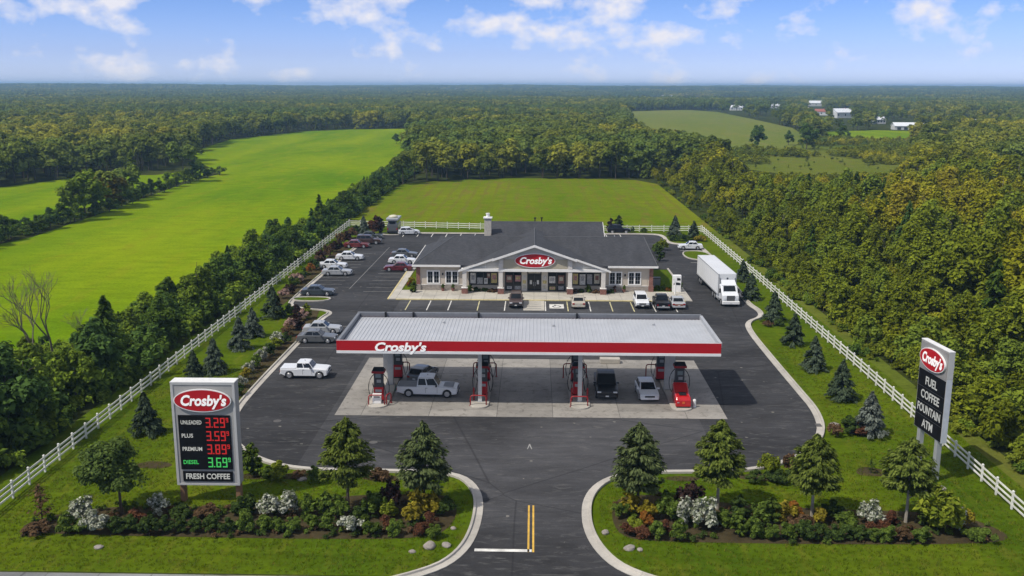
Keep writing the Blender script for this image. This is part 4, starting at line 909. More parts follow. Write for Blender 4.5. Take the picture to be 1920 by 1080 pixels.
    if style == 'pickup':
        if cover == 'tonneau': box('bed_cover', mat('tonneau_grey', (0.20, .205, .21), .6), -hl+.08, -.175*L_, -hw+.12, hw-.12, 1.085, 1.115, r, bevel=.01)
        elif cover == 'white': box('bed_cover', paint, -hl+.05, -.172*L_, -hw+.06, hw-.06, 1.085, 1.15, r, bevel=.03)
        else: box('bed_liner', M_trimblk, -hl+.10, -.175*L_, -hw+.16, hw-.16, 1.081, 1.088, r)
        box('hood_panel', mat('hood_grey', (0.24, .245, .25), .5), .235*L_, hl-.42, -hw+.30, hw-.30, 1.07, 1.10, r, bevel=.01) if cover == 'tonneau' else None
    if style == 'sedan' or style == 'pickup':
        MB().add([(-.05, -.03, H_+.03), (.05, -.03, H_+.03), (.05, .03, H_+.03), (-.05, .03, H_+.03), (-.05, 0, H_+.13)], [(0, 1, 2, 3), (0, 1, 4), (1, 2, 4), (2, 3, 4), (3, 0, 4)]).obj('aerial', M_trimblk, r)
    return r
def paint(name, c, rough=.28): return mat('paint_'+name, c, rough, var=.05, scale=.6, coat=.35)
P_w = paint('white', (0.70, 0.71, 0.72)); P_s = paint('silver', (0.36, 0.37, 0.38), .3); P_k = mat('paint_black', (0.008, 0.008, 0.010), .4, var=.05, coat=.08, spec=.3); P_m = paint('maroon', (0.11, 0.012, 0.018))
P_g = paint('grey', (0.10, 0.105, 0.11)); P_dr = paint('dark_red', (0.14, 0.020, 0.022)); P_b = paint('beige', (0.44, 0.40, 0.33)); P_dg = paint('green_grey', (0.055, 0.065, 0.06)); P_sl = paint('slate', (0.045, 0.055, 0.07)); P_br = paint('brown', (0.06, 0.035, 0.028)); P_ls = paint('light_silver', (0.66, 0.67, 0.68)); P_rear = paint('copper', (0.28, 0.11, 0.07))
x, y = gp(570, 711); vehicle('pickup_truck', 'white pickup with white bed cover alone on the asphalt left of the canopy', 'pickup', x, y+.9, 0, P_w, 'pickup', 5.0, 1.95, 1.70, cover='white')
x, y = gp(801, 747); vehicle('pickup_truck', 'silver white pickup with grey bed cover parked under the canopy by the left island', 'pickup', x, y+1.0, -2, P_ls, 'pickup', 6.0, 2.05, 1.98, cover='tonneau')
x, y = gp(778, 722); vehicle('parked_car', 'dark grey car half hidden behind the silver white pickup under the canopy', 'car', x+.6, y+2.0, 72, P_g, 'hatch', 4.3, 1.8, 1.5)
x, y = gp(1141, 752); vehicle('pickup_truck', 'black pickup facing the camera under the canopy right of the third island', 'pickup', x-.1, y+2.8, -91, P_k, 'pickup', 6.1, 2.12, 2.05)
x, y = gp(1217, 757); vehicle('parked_car', 'small white hatchback facing the camera under the canopy beside the right island', 'car', x, y+2.2, -88, P_w, 'hatch', 4.2, 1.85, 1.5)
x, y = gp(592, 645); vehicle('parked_car', 'silver grey car at the left kerb, nearer of the two beside the canopy corner', 'car', x, y+.9, 0, P_g, 'sedan', 4.6, 1.82, 1.45)
x, y = gp(600, 630); vehicle('parked_car', 'light silver car at the left kerb, farther of the two beside the canopy corner', 'car', x, y+1.4, 3, P_s, 'sedan', 4.6, 1.82, 1.45)
LR = 'cars parked nose out along the left edge of the lot'
for u, v, p, st, lab in ((594, 556, P_sl, 'sedan', 'dark slate car beside the small grass island, nearest of the left row'),
                         (630, 518, P_s, 'sedan', 'silver car in the left row, nearer one of the overlapping silver pair'),
                         (622, 505, P_ls, 'sedan', 'pale silver car in the left row, farther one of the overlapping silver pair'),
                         (654, 489, P_ls, 'sedan', 'bright silver white car alone in the middle of the left row'),
                         (667, 466, P_dr, 'sedan', 'dark red car in the left row just beyond the bright silver one'),
                         (690, 459, P_br, 'suv', 'dark brown sport utility car near the far end of the left row'),
                         (694, 449, P_dg, 'sedan', 'dark green grey car at the far end of the left row')):
    x, y = gp(u, v); vehicle('parked_car', lab, 'car', x, y+.9, 2, p, st, 4.7 if st == 'sedan' else 4.9, 1.85, 1.45 if st == 'sedan' else 1.75, LR)
for u, v, p, lab, rz in ((746, 510, P_m, 'maroon car parked left of the shop, nearest of the short row', 180), (753, 496, P_w, 'white car parked left of the shop just behind the maroon car', 0), (757, 484, P_g, 'grey car parked left of the shop, farthest of the short row', 0)):
    x, y = gp(u, v); vehicle('parked_car', lab, 'car', x, y+.9, rz, p, 'sedan', 4.6, 1.82, 1.45, 'cars in the short row left of the shop')
FR = 'cars parked in front of the shop'
for u, v, p, st, hd, L_, lab in ((967, 580, P_br, 'suv', -90, 4.8, 'dark maroon brown sport utility car facing out before the shop entrance'),
                             (1085, 581, P_b, 'sedan', 90, 4.6, 'beige silver car parked nose to the shop, right of the painted emblem'),
                             (1205, 581, P_w, 'suv', -90, 4.6, 'white car facing out in front of the right shop windows'),
                             (1244, 584, P_k, 'pickup', 90, 5.2, 'black pickup parked nose to the pavement between the white and silver cars'),
                             (1273, 582, P_s, 'sedan', 90, 4.5, 'silver car with a coppery rear at the right end of the front row')):
    x, y = gp(u, v); c = vehicle('parked_car' if st != 'pickup' else 'pickup_truck', lab, 'car' if st != 'pickup' else 'pickup', x, y+L_/2+.1, hd, p, st, L_, 1.86, {'suv': 1.72, 'sedan': 1.45, 'pickup': 1.8}[st], FR)
    if u == 1273: box('rear_panel', P_rear, -L_/2-.012, -L_/2+.02, -.55, .55, .55, .80, c)
vehicle('parked_car', 'white car parked across the back of the lot beside the grey camper', 'car', -25.6, 194.2, 12, P_w, 'hatch', 4.4, 1.85, 1.5)
vehicle('parked_car', 'dark car parked at the back right behind the shop roof', 'car', 17.6, 197.4, 0, P_k, 'suv', 4.8, 1.9, 1.8)
vehicle('parked_car', 'white car parked beyond the trailer by the small grass island', 'car', 29.4, 178.2, 178, P_w, 'sedan', 4.5, 1.82, 1.45)
# camper van with a tall pale roof box, rear to the camera
cv = thing('camper_van', 'tall grey camper van with pale raised roof parked by the back fence', 'van', (-28.9, 196.2, .12))
mb = MB().prism([(-1.1, -2.6), (1.1, -2.6), (1.1, 2.6), (-1.1, 2.6)], .45, 2.0); mb.obj('body', P_g, cv, bevel=.12)
MB().slab([(-1.0, -2.55, 2.0), (1.0, -2.55, 2.0), (.85, -2.35, 2.75), (-.85, -2.35, 2.75)], (0, 4.6, 0)).obj('cab', P_g, cv, bevel=.06)
box('rear_window', M_glass, -.6, .6, -2.60, -2.40, 2.15, 2.6, cv)
MB().slab([(-1.25, -2.7, 2.78), (1.25, -2.7, 2.78), (1.25, 2.2, 2.78), (-1.25, 2.2, 2.78)], (0, 0, .5)).obj('roof_box', M_steel, cv, bevel=.1); MB().lathe([(.95, 3.28), (.85, 3.62), (.5, 3.8), (.05, 3.86)], 14, 'z', (.1, -1.4, 0)).obj('roof_dome', mat('cream_dome', (.58, .55, .40), .6), cv, smooth=True)
box('bumper', M_trimblk, -1.1, 1.1, -2.75, -2.605, .4, .72, cv, bevel=.03)
for s in (-1, 1):
    box('tail_light', M_tail, *sorted((s*.85, s*1.05)), -2.63, -2.605, .9, 1.3, cv)
    for yy in (-1.6, 1.7): w = MB().lathe([(.22, -.12), (.36, -.12), (.38, 0), (.36, .12), (.22, .12)], 14, 'x', (s*.98, yy, .38)).obj('wheel', M_rubber, cv)

# ---------------------------------------------------------------- lorry
tr = thing('semi_truck', 'white semi truck with long white box trailer facing the camera at the right', 'truck', (27.35, 129.8, .045), R_(1.5))
# local: y away from camera, x right; front bumper at y = 0
bx_ = MB().box(-1.28, 1.28, 2.9, 18.2, 1.15, 4.12).obj('trailer_box', mat('trailer_white', (.70, .705, .71), .45, var=.05, scale=.4), tr, bevel=.03)
box('roof_panel', mat('trailer_roof', (.60, .61, .62), .5, var=.08, scale=.3), -1.22, 1.22, 2.98, 18.1, 4.122, 4.15, bx_)
for s in (-1, 1):
    box('side_rail', M_steel, *sorted((s*1.281, s*1.31)), 2.9, 18.2, 1.15, 1.32, bx_); box('top_rail', M_steel, *sorted((s*1.281, s*1.31)), 2.9, 18.2, 4.0, 4.12, bx_)
    for y in np.arange(4.4, 18, 1.5): box('side_seam', M_white, *sorted((s*1.281, s*1.295)), y-.03, y+.03, 1.33, 3.99, bx_)
for x in (-1.22, 1.22): box('corner_post', M_steel, x-.06, x+.06, 2.86, 2.899, 1.15, 4.12, bx_)
box('emblem', MATS['paint_slate'], -.12, .12, 2.885, 2.899, 3.35, 3.6, bx_)
box('rear_frame', M_trimblk, -1.1, 1.1, 3.0, 17.9, .85, 1.14, tr)
cab = MB(); cprof = [(.35, .75), (.35, 1.05), (.42, 1.55), (.95, 1.85), (1.15, 1.90), (1.75, 2.72), (2.7, 2.80), (2.72, .75)]
n = len(cprof)
for xx, k in ((-1.15, .94), (-1.02, 1.0), (1.02, 1.0), (1.15, .94)): cab.v += [(xx, y, .75+(z-.75)*k) for y, z in cprof]
for a in range(3):
    for i in range(n): cab.f.append((a*n+i, a*n+(i+1) % n, (a+1)*n+(i+1) % n, (a+1)*n+i))
cab.f += [tuple(range(n)), tuple(range(3*n, 4*n))]; cab.obj('cab', P_w, tr, bevel=.05)
MB().slab([(-.86, 1.22, 1.98), (.86, 1.22, 1.98), (.80, 1.72, 2.66), (-.80, 1.72, 2.66)], (0, -.03, .02)).obj('windscreen', M_glass, tr)
MB().slab([(-1.05, 1.7, 2.74), (1.05, 1.7, 2.74), (.95, 2.6, 3.35), (-.95, 2.6, 3.35)], (0, .12, -.06)).obj('wind_deflector', P_w, tr, bevel=.03)
box('grille', M_trimblk, -.55, .55, .28, .348, .85, 1.55, tr, bevel=.02)
for z in (.98, 1.12, 1.26, 1.40): box('grille_bar', M_steel, -.5, .5, .265, .279, z, z+.03, tr)
box('bumper', M_white, -1.2, 1.2, .02, .34, .38, .80, tr, bevel=.05); box('number_plate', M_plate, -.16, .16, .005, .018, .45, .6, tr)
for s in (-1, 1):
    box('headlight', M_head, *sorted((s*.68, s*1.02)), .27, .352, .92, 1.22, tr, bevel=.02)
    box('mirror', M_trimblk, *sorted((s*1.2, s*1.42)), 1.35, 1.45, 1.75, 2.35, tr, bevel=.02)
    glass_on('side_window', [(s*1.165, 1.35, 1.75), (s*1.165, 2.35, 1.75), (s*1.13, 2.2, 2.45), (s*1.13, 1.65, 2.45)], (0, 1, 0, 1), tr)
    MB().lathe([(.08, 1.2), (.08, 3.6)], 8, 'z', (s*1.05, 2.83, 0)).obj('exhaust_stack', M_steel, tr)
    MB().lathe([(.30, -.7), (.33, -.6), (.33, .6), (.30, .7)], 12, 'y', (s*.98, 3.4, .72)).obj('fuel_tank', M_steel, tr)
    for yy in (1.15, 5.2, 6.5, 15.2, 16.5):
        w = MB().lathe([(.30, -.14), (.48, -.14), (.51, -.08), (.51, .08), (.48, .14), (.30, .14)], 16, 'x', (s*1.05, yy, .51)).obj('wheel', M_rubber, tr); MB().lathe([(.30, 0), (.16, s*.03), (.1, s*.05)], 12, 'x', (s*1.195, yy, .51)).obj('rim', M_rim, w)
    box('mud_flap', M_trimblk, *sorted((s*.8, s*1.25)), 17.3, 17.34, .3, .9, tr)
    box('landing_leg', M_steel, *sorted((s*.75, s*.9)), 8.2, 8.35, .1, .84, tr)
# ---------------------------------------------------------------- foliage materials
def leaf_mat(name, ca, cb, cc=None, loc_scale=0.0, cyel=None, transl=0.30, objvar=0.22, yel_lo=0.52, yel_hi=0.66):
    m, t, o = nodes_of(name); b = NB(t)
    geo = b.n('ShaderNodeNewGeometry'); isl = geo.outputs['Random Per Island']; oi = b.n('ShaderNodeObjectInfo')
    c = b.mix(isl, ca, cb)
    if cc: c = b.mix(b.rng(oi.outputs['Random'], 0.45, 1.0, 0, 0.9), c, cc)
    if cyel:
        n = b.noise(oi.outputs['Location'], loc_scale, 3, .6)
        c = b.mix(b.math('MULTIPLY', b.rng(n, yel_lo, yel_hi, 0, 1), b.rng(oi.outputs['Random'], 0.2, 0.7, 0.15, 1.0)), c, cyel)
    c = b.scalecol(c, b.rng(oi.outputs['Random'], 0, 1, 1-objvar, 1+objvar))
    c = b.scalecol(c, b.rng(isl, 0, 1, 0.75, 1.25))
    d = b.n('ShaderNodeBsdfDiffuse'); tl = b.n('ShaderNodeBsdfTranslucent'); mx = b.n('ShaderNodeMixShader'); mx.inputs[0].default_value = transl
    b.l(c, d.inputs[0]); b.l(c, tl.inputs[0]); b.l(d.outputs[0], mx.inputs[1]); b.l(tl.outputs[0], mx.inputs[2]); b.l(mx.outputs[0], o.inputs[0])
    return m
LM = {}
LM['wood'] = leaf_mat('leaf_wood', (0.152, 0.190, 0.015), (0.230, 0.260, 0.019), (0.112, 0.155, 0.022), transl=.30, objvar=.42)
LM['woodyel'] = leaf_mat('leaf_wood_yellowing', (0.230, 0.240, 0.014), (0.320, 0.310, 0.018), (0.240, 0.205, 0.020), transl=.30, objvar=.26)
LM['woodmix'] = leaf_mat('leaf_wood_mixed', (0.152, 0.190, 0.015), (0.230, 0.260, 0.019), (0.112, 0.155, 0.022), 0.018, (0.310, 0.290, 0.020), transl=.30, objvar=.42, yel_lo=.42, yel_hi=.62)
LM['woodfar'] = leaf_mat('leaf_far_wood', (0.125, 0.180, 0.028), (0.190, 0.238, 0.036), (0.088, 0.145, 0.040), 0.006, (0.290, 0.275, 0.028), transl=.30, objvar=.38, yel_lo=.44, yel_hi=.62)
LM['hedge'] = leaf_mat('leaf_hedge', (0.070, 0.125, 0.018), (0.120, 0.180, 0.024), (0.056, 0.102, 0.026), transl=.30, objvar=.30)
LM['hedgelight'] = leaf_mat('leaf_hedge_light', (0.120, 0.185, 0.020), (0.190, 0.255, 0.026), transl=.30, objvar=.22)
LM['autumn'] = leaf_mat('leaf_autumn', (0.20, 0.15, 0.012), (0.15, 0.135, 0.016), (0.19, 0.10, 0.02))
LM['spruce'] = leaf_mat('needle_spruce', (0.042, 0.066, 0.036), (0.088, 0.115, 0.066), (0.085, 0.105, 0.080), transl=.12)
LM['bluespruce'] = leaf_mat('needle_blue_spruce', (0.095, 0.115, 0.092), (0.21, 0.235, 0.195), transl=.12)
LM['pine'] = leaf_mat('needle_front', (0.062, 0.088, 0.030), (0.120, 0.145, 0.055), (0.080, 0.105, 0.050), transl=.18, objvar=.08)
LM['pinegold'] = leaf_mat('needle_front_gold', (0.076, 0.108, 0.018), (0.150, 0.182, 0.034), transl=.22, objvar=.08)
LM['broad'] = leaf_mat('leaf_broad', (0.055, 0.092, 0.020), (0.105, 0.145, 0.036), transl=.25, objvar=.08)
for k, a, b_ in (('green', (0.060, 0.100, 0.016), (0.115, 0.160, 0.026)), ('darkgreen', (0.034, 0.060, 0.016), (0.068, 0.100, 0.022)), ('lime', (0.11, 0.150, 0.012), (0.19, 0.215, 0.022)), ('white', (0.085, 0.115, 0.035), (0.50, 0.50, 0.42)),
                ('red', (0.070, 0.034, 0.018), (0.135, 0.058, 0.032)), ('orange', (0.22, 0.075, 0.018), (0.27, 0.13, 0.022)), ('yellow', (0.21, 0.165, 0.016), (0.28, 0.235, 0.028)), ('purple', (0.030, 0.020, 0.018), (0.060, 0.034, 0.028)), ('brown', (0.085, 0.055, 0.028), (0.14, 0.085, 0.045)), ('pink', (0.30, 0.17, 0.14), (0.42, 0.30, 0.24))):
    LM[k] = leaf_mat('leaf_'+k, a, b_, transl=.2, objvar=.15)
def bark(name, c): return mat(name, c, .9, var=.3, scale=5)
M_bark = bark('bark', (0.075, 0.058, 0.042)); M_pale = bark('pale_bark', (0.30, 0.27, 0.22)); M_darkbark = bark('dark_bark', (0.060, 0.048, 0.036))

# ---------------------------------------------------------------- leaf clouds
def unit(r, n):
    v = r.normal(size=(n, 3)); return v/np.linalg.norm(v, axis=1, keepdims=True)
def cards(P, Nn, size, r, aspect=1.7, jitter=.35, tip=None):
    """one pointed quad per leaf spray at P, facing about Nn; long axis along tip if given"""
    n = len(P); Nn = Nn + r.normal(size=(n, 3))*jitter; Nn /= np.linalg.norm(Nn, axis=1, keepdims=True)
    a = tip if tip is not None else unit(r, n)
    a = a - Nn*np.sum(a*Nn, 1, keepdims=True); a /= np.maximum(np.linalg.norm(a, axis=1, keepdims=True), 1e-6); bb = np.cross(Nn, a)
    s = (size*(0.6+0.8*r.random(n)))[:, None] if np.isscalar(size) else (size*(0.6+0.8*r.random(n)))[:, None]
    L_ = a*s*aspect/2; Wd = bb*s/2
    bend = Nn*s*0.12
    V = np.stack([P-L_-bend, P+Wd*0.9+bend, P+L_*1.0-bend, P-Wd*0.9+bend], 1).reshape(-1, 3)
    return V, np.arange(4*n).reshape(n, 4)
def blob_crown(r, H, base, rx, nb, per, size, br=.45, top=.5, spiky=0.0):
    """broadleaf crown: nb rounded clumps spread through an uneven egg; leaves on the clumps' shells"""
    Ps, Ns, Tp = [], [], []
    hh = (H-base)
    for i in range(nb):
        d = unit(r, 1)[0]; k = r.random()**0.45
        t = (d[2]*k+1)/2                      # 0 bottom .. 1 top
        wz = rx*(0.62+0.38*math.sin(math.pi*min(1, t*.9+.18))) * (1.0-top*max(0, t-.55)/.45)
        c = np.array([d[0]*k*wz, d[1]*k*wz, base+hh*(0.10+0.80*t)]) + r.normal(size=3)*rx*.05
        R = rx*br*(0.65+0.6*r.random())*(1.0-.25*t)
        n = unit(r, per); n[:, 2] = np.where(n[:, 2] < -0.35, -n[:, 2], n[:, 2])
        q = c + n*(R*(0.62+0.42*r.random(per)))[:, None]*np.array([1, 1, .85])
        if spiky: q[:, 2] += spiky*r.random(per)**3
        Ps.append(q); Ns.append(n*.8+np.array([0, 0, .60]))
    P = np.concatenate(Ps); N_ = np.concatenate(Ns)
    return cards(P, N_, size, r, 1.5, .32)
def conifer_crown(r, H, base, R, nbr, per, size, droop=.25, egg=False, up=0.0):
    """branches round a leader, each carrying sprays; sprays hang towards the tip"""
    Ps, Ns, Ts = [], [], []
    for i in range(nbr):
        t = ((i+r.random())/nbr)
        z = base+(H-base)*t
        if egg: rad = R*(math.sin(math.pi*min(1.0, .28+.72*t))**.75)*(1-.25*t) if t < .999 else .05
        else: rad = R*(1-t)**.85+.04*R
        rad *= 0.82+.34*r.random(); az = r.random()*2*math.pi+i*2.4
        d = np.array([math.cos(az), math.sin(az), 0])
        m = max(4, int(per*(0.35+0.65*rad/R))); s = r.random(m)**.7
        zz = up*rad*s - droop*rad*s**2
        side = np.cross(d, [0, 0, 1]); spread = (r.random(m)-.5)*rad*.42*s**.6
        q = d*(rad*s)[:, None] + side*spread[:, None]; q[:, 2] += z+zz+r.normal(size=m)*.04*R
        Ps.append(q); Ns.append(np.tile([0, 0, 1.0], (m, 1))+d*.55+side*(spread/rad*1.2)[:, None]); Ts.append(np.tile(d+np.array([0, 0, up*.6-droop*1.2]), (m, 1))+side*(spread/rad*2)[:, None])
    P = np.concatenate(Ps); return cards(P, np.concatenate(Ns), size, r, 2.2, .35, np.concatenate(Ts))
def trunk_mb(r, H, r0_, lean=.15, limbs=4, z0=.35, spread=.35):
    mb = MB(); k = 5; pts = []; o = Vector((0, 0, 0))
    for i in range(k): t = i/(k-1); pts.append((lean*math.sin(t*2+r.random())*t, lean*(r.random()-.5)*t, H*t))
    mb.tube(pts, [r0_*(1-.8*i/(k-1)) for i in range(k)], 6)
    for i in range(limbs):
        t = z0+(.95-z0)*i/max(limbs-1, 1)*.8; az = i*2.4+r.random(); l = H*spread*(1-t*.6)
        p0 = Vector((lean*math.sin(t*2)*t*.8, 0, H*t)); p1 = p0+Vector((math.cos(az)*l*.5, math.sin(az)*l*.5, l*.45)); p2 = p0+Vector((math.cos(az)*l, math.sin(az)*l, l*.8))
        mb.tube([p0, p1, p2], [r0_*.42, r0_*.28, r0_*.08], 5)
    return mb
def crown_mesh(name, VQ, m): return fastmesh(name, VQ[0], VQ[1], m)

def tree(name, label, cat, x, y, crown, trunk, rz=0, sc=1.0, sz=None, group=None, z=0.02):
    t = thing(name, label, cat, (x, y, z), rz, group); t.scale = (sc, sc, sz or sc)
    link('trunk', trunk, t); link('crown', crown, t); return t

# ---------------------------------------------------------------- trees along the front
def front(u, v, H, base, R, kind, label, seed, name='ornamental_tree', tm=M_bark):
    r = np.random.default_rng(seed); x, y = gp(u, v)
    if kind == 'broad': c = crown_mesh('crown', blob_crown(r, H, base, R, 40, 230, .17, .36), LM['broad'])
    else: c = crown_mesh('crown', conifer_crown(r, H, base+.75, R, 150, 95, .14, .12, True, .36), LM[kind])
    return tree(name, label, 'tree', x, y, c, trunk_mb(r, H*.85, .13, .08, 3).mesh('trunk', tm), seed)
front(228, 965, 6.3, 1.5, 2.65, 'broad', 'round dark green leafy tree left of the price sign', 11)
front(653, 960, 7.0, 1.4, 1.95, 'pinegold', 'golden green egg-shaped tree just right of the price sign', 12)
front(795, 955, 6.5, .9, 1.95, 'pine', 'dark grey green conifer left of the drive above red and yellow shrubs', 13, 'conifer_tree')
front(1195, 960, 6.6, .9, 1.95, 'pine', 'dark grey green conifer right of the drive above orange shrubs', 14, 'conifer_tree')
front(1345, 955, 6.7, 1.3, 1.85, 'pinegold', 'olive green conifer with bare pale stem, second right of the drive', 15, 'conifer_tree', M_pale)
front(1522, 970, 6.1, 1.2, 1.85, 'pinegold', 'loose mid green tree with pale trunk, second from right along the front', 16, 'ornamental_tree', M_pale)
front(1698, 980, 6.1, 1.4, 2.0, 'pinegold', 'yellowish green tree with pale trunk standing before the pylon sign', 17, 'ornamental_tree', M_pale)
x, y = gp(80, 984); r = np.random.default_rng(5)
tree('sapling', 'thin brownish sapling at the left end of the front bed near the fence', 'tree', x, y, crown_mesh('crown', conifer_crown(r, 2.9, .5, .95, 40, 14, .13, .0, True, .5), LM['brown']), trunk_mb(r, 2.6, .05, .05, 4).mesh('trunk', M_darkbark))
x, y = gp(1632, 888); tree('sapling', 'tiny dark sapling in a small mulch ring on the right lawn', 'tree', x, y, crown_mesh('crown', conifer_crown(r, 1.2, .2, .4, 14, 10, .10, .0, True, .5), LM['darkgreen']), trunk_mb(r, 1.0, .03, .02, 2).mesh('trunk', M_darkbark))
# spruces
SPC = []
for i in range(4):
    r = np.random.default_rng(30+i); SPC.append((crown_mesh('crown', conifer_crown(r, 3.7, .35, 1.45, 120, 64, .135, .16), LM['spruce']), trunk_mb(r, 3.4, .09, .02, 0).mesh('trunk', M_darkbark)))
rb = np.random.default_rng(40); BLUE = (crown_mesh('crown', conifer_crown(rb, 3.7, .5, 1.5, 120, 64, .14, .15), LM['bluespruce']), SPC[0][1])
SL_ = [(275, 815, 1.0, 'dark spruce on the left lawn nearest the camera, left of the price sign'), (365, 722, .95, 'dark spruce partly hidden behind the top of the price sign'), (402, 700, 1.0, 'dark spruce just behind and right of the price sign top'), (450, 655, 1.0, 'left of the two overlapping dark spruces on the left lawn'), (475, 632, .95, 'right of the two overlapping dark spruces on the left lawn'), (512, 597, 1.15, 'dark spruce on the left lawn nearest the dark slate car'), (682, 440, 1.0, 'small dark spruce at the far left corner of the fences')]
SR_ = [(1408, 562, 1.0, 'dark spruce beside the front of the semi truck'), (1450, 605, 1.08, 'dark spruce on the right lawn just beyond the kerb bend'), (1487, 648, 1.02, 'dark spruce on the right lawn, third from the truck'), (1525, 695, 1.0, 'dark spruce on the right lawn, fourth from the truck'), (1577, 750, 1.05, 'dark spruce on the right lawn, next to the pale blue one'), (1265, 444, 1.12, 'left of the two dark spruces before the back fence'), (1300, 450, 1.0, 'right of the two dark spruces before the back fence'), (1392, 528, .9, 'dark spruce half hidden behind the white trailer')]
for i, (u, v, s, lab) in enumerate(SL_+SR_):
    x, y = gp(u, v); c, t_ = SPC[i % 4]; tree('spruce_tree', lab, 'tree', x, y, c, t_, i*1.7, s, s*1.02, 'young spruces along the fences')
x, y = gp(1630, 816); tree('spruce_tree', 'pale blue grey spruce over red mulch, nearest on the right lawn', 'tree', x, y, BLUE[0], BLUE[1], 1.0, 1.03, 1.05, 'young spruces along the fences')

# ---------------------------------------------------------------- shrubs
SHR = {}
def shrub_mesh(kind, shape):
    key = (kind, shape)
    if key not in SHR:
        L0 = []
        for q in range(3):
            r = np.random.default_rng(hash(key) % 1000 + q if False else (len(SHR)*7+q+100))
            if shape == 'round': VQ = blob_crown(r, 1.0, .02, .50, 18, 95, .10, .38, .25)
            elif shape == 'loose': VQ = blob_crown(r, 1.15, .05, .62, 22, 60, .11, .28, .2, spiky=.25)
            elif shape == 'low': VQ = blob_crown(r, .6, .0, .60, 14, 80, .11, .40, .2)
            else: VQ = conifer_crown(r, 1.5, .03, .5, 46, 36, .10, .1, True, .6)
            L0.append(crown_mesh('shrub', VQ, LM[kind]))
        SHR[key] = L0
    return SHR[key]
DESC = {'green': 'green', 'darkgreen': 'dark green', 'lime': 'bright lime green', 'white': 'white flowering', 'red': 'red leaved', 'orange': 'orange leaved', 'yellow': 'yellow leaved', 'purple': 'dark purple', 'brown': 'brownish', 'pink': 'pinkish'}
SHP = {'round': 'round', 'loose': 'loose', 'low': 'low', 'tall': 'upright'}
def shrub_row(where, items, group):
    cnt = {}
    for it in items: cnt.setdefault((it[3], it[4]), []).append(it[0])
    for u, v, wpx, kind, shape in items:
        x, y = gp(u, v); w = wpx/(0.0331*(v-160))        # width in metres from the ground it stands on
        us = sorted(cnt[(kind, shape)]); i = us.index(u); n = len(us)
        pre = f'{SHP[shape]} {DESC[kind]} shrub {where}'
        lab = pre if n == 1 else f'{pre}, {ordw(i, n)}'
        me = rnd.choice(shrub_mesh(kind, shape)); o = link('shrub', me, None, (x, y, .03), rnd.uniform(0, 6.28)); s = w/1.06
        o.scale = (s, s, s*rnd.uniform(.9, 1.15)); tag(o, lab, 'shrub', group)
FL = 'shrubs in the left front bed'; FRr = 'shrubs in the right front bed'
G, D_, Wh, Rd, Or, Ye, Pu, Br, Li, Pk = 'green', 'darkgreen', 'white', 'red', 'orange', 'yellow', 'purple', 'brown', 'lime', 'pink'
shrub_row('in the front row of the left bed', [(123, 1000, 40, G, 'round'), (182, 1000, 48, Wh, 'round'), (218, 1002, 40, D_, 'round'), (245, 998, 36, D_, 'round'), (279, 1003, 38, D_, 'round'), (311, 1000, 34, D_, 'round'), (338, 999, 34, D_, 'round'), (366, 999, 34, D_, 'round'), (396, 997, 36, D_, 'round'), (428, 998, 32, D_, 'round'), (458, 1000, 44, G, 'round'), (496, 997, 36, G, 'round'), (521, 996, 32, G, 'round'), (551, 996, 34, G, 'round'), (585, 994, 34, G, 'round'), (613, 992, 34, G, 'round'), (655, 1001, 46, Wh, 'round'), (695, 1006, 36, G, 'round'), (736, 1006, 34, G, 'round'), (815, 1008, 34, G, 'round')], FL)
shrub_row('among the left bed', [(158, 982, 50, Wh, 'loose'), (152, 996, 38, G, 'low'), (300, 966, 40, Wh, 'loose'), (260, 985, 50, Rd, 'low'), (67, 1000, 44, Br, 'low'), (452, 970, 40, D_, 'round'), (470, 962, 30, D_, 'tall'), (508, 968, 44, Wh, 'loose'), (542, 966, 42, Wh, 'loose'), (582, 968, 40, G, 'loose'), (612, 966, 36, G, 'tall'), (634, 968, 42, G, 'round'), (736, 952, 44, Pu, 'loose'), (702, 965, 44, G, 'loose'), (730, 972, 34, Li, 'loose'), (675, 972, 36, D_, 'low'), (345, 970, 44, D_, 'low'), (385, 968, 40, Br, 'low')], FL)
shrub_row('at the right end of the left bed', [(727, 994, 34, Rd, 'round'), (787, 1002, 34, Rd, 'low'), (806, 990, 32, Rd, 'round'), (766, 982, 36, Ye, 'round'), (783, 968, 42, Ye, 'tall'), (812, 964, 38, Ye, 'loose'), (833, 965, 36, D_, 'round')], FL)
shrub_row('by the kerb behind the left bed', [(474, 893, 42, G, 'tall'), (499, 896, 30, G, 'low'), (526, 900, 42, Li, 'round'), (592, 903, 34, G, 'round'), (452, 880, 34, D_, 'tall'), (712, 900, 36, Br, 'low'), (560, 896, 26, Br, 'low')], 'shrubs by the kerb on the left front lawn')
shrub_row('at the left end of the right bed', [(1181, 964, 40, Ye, 'tall'), (1210, 972, 42, Ye, 'round'), (1164, 972, 34, G, 'round'), (1210, 985, 34, Or, 'round'), (1188, 992, 32, Li, 'low'), (1175, 1003, 30, Rd, 'round'), (1202, 1008, 34, Rd, 'low'), (1249, 1000, 32, Rd, 'round'), (1196, 1000, 30, Li, 'round')], FRr)
shrub_row('in the front row of the right bed', [(1233, 1012, 38, G, 'round'), (1271, 1012, 40, G, 'round'), (1384, 1004, 38, G, 'tall'), (1413, 1010, 40, G, 'round'), (1447, 1010, 36, G, 'round'), (1476, 1013, 38, G, 'round'), (1508, 1012, 40, D_, 'round'), (1533, 1015, 40, D_, 'round'), (1562, 1014, 34, D_, 'round'), (1588, 1014, 34, D_, 'round'), (1613, 1013, 36, D_, 'round'), (1638, 1014, 34, G, 'round'), (1664, 1016, 38, G, 'round'), (1694, 1014, 36, Br, 'round'), (1728, 1018, 42, G, 'round'), (1844, 1012, 40, G, 'low'), (1822, 1008, 34, G, 'low')], FRr)
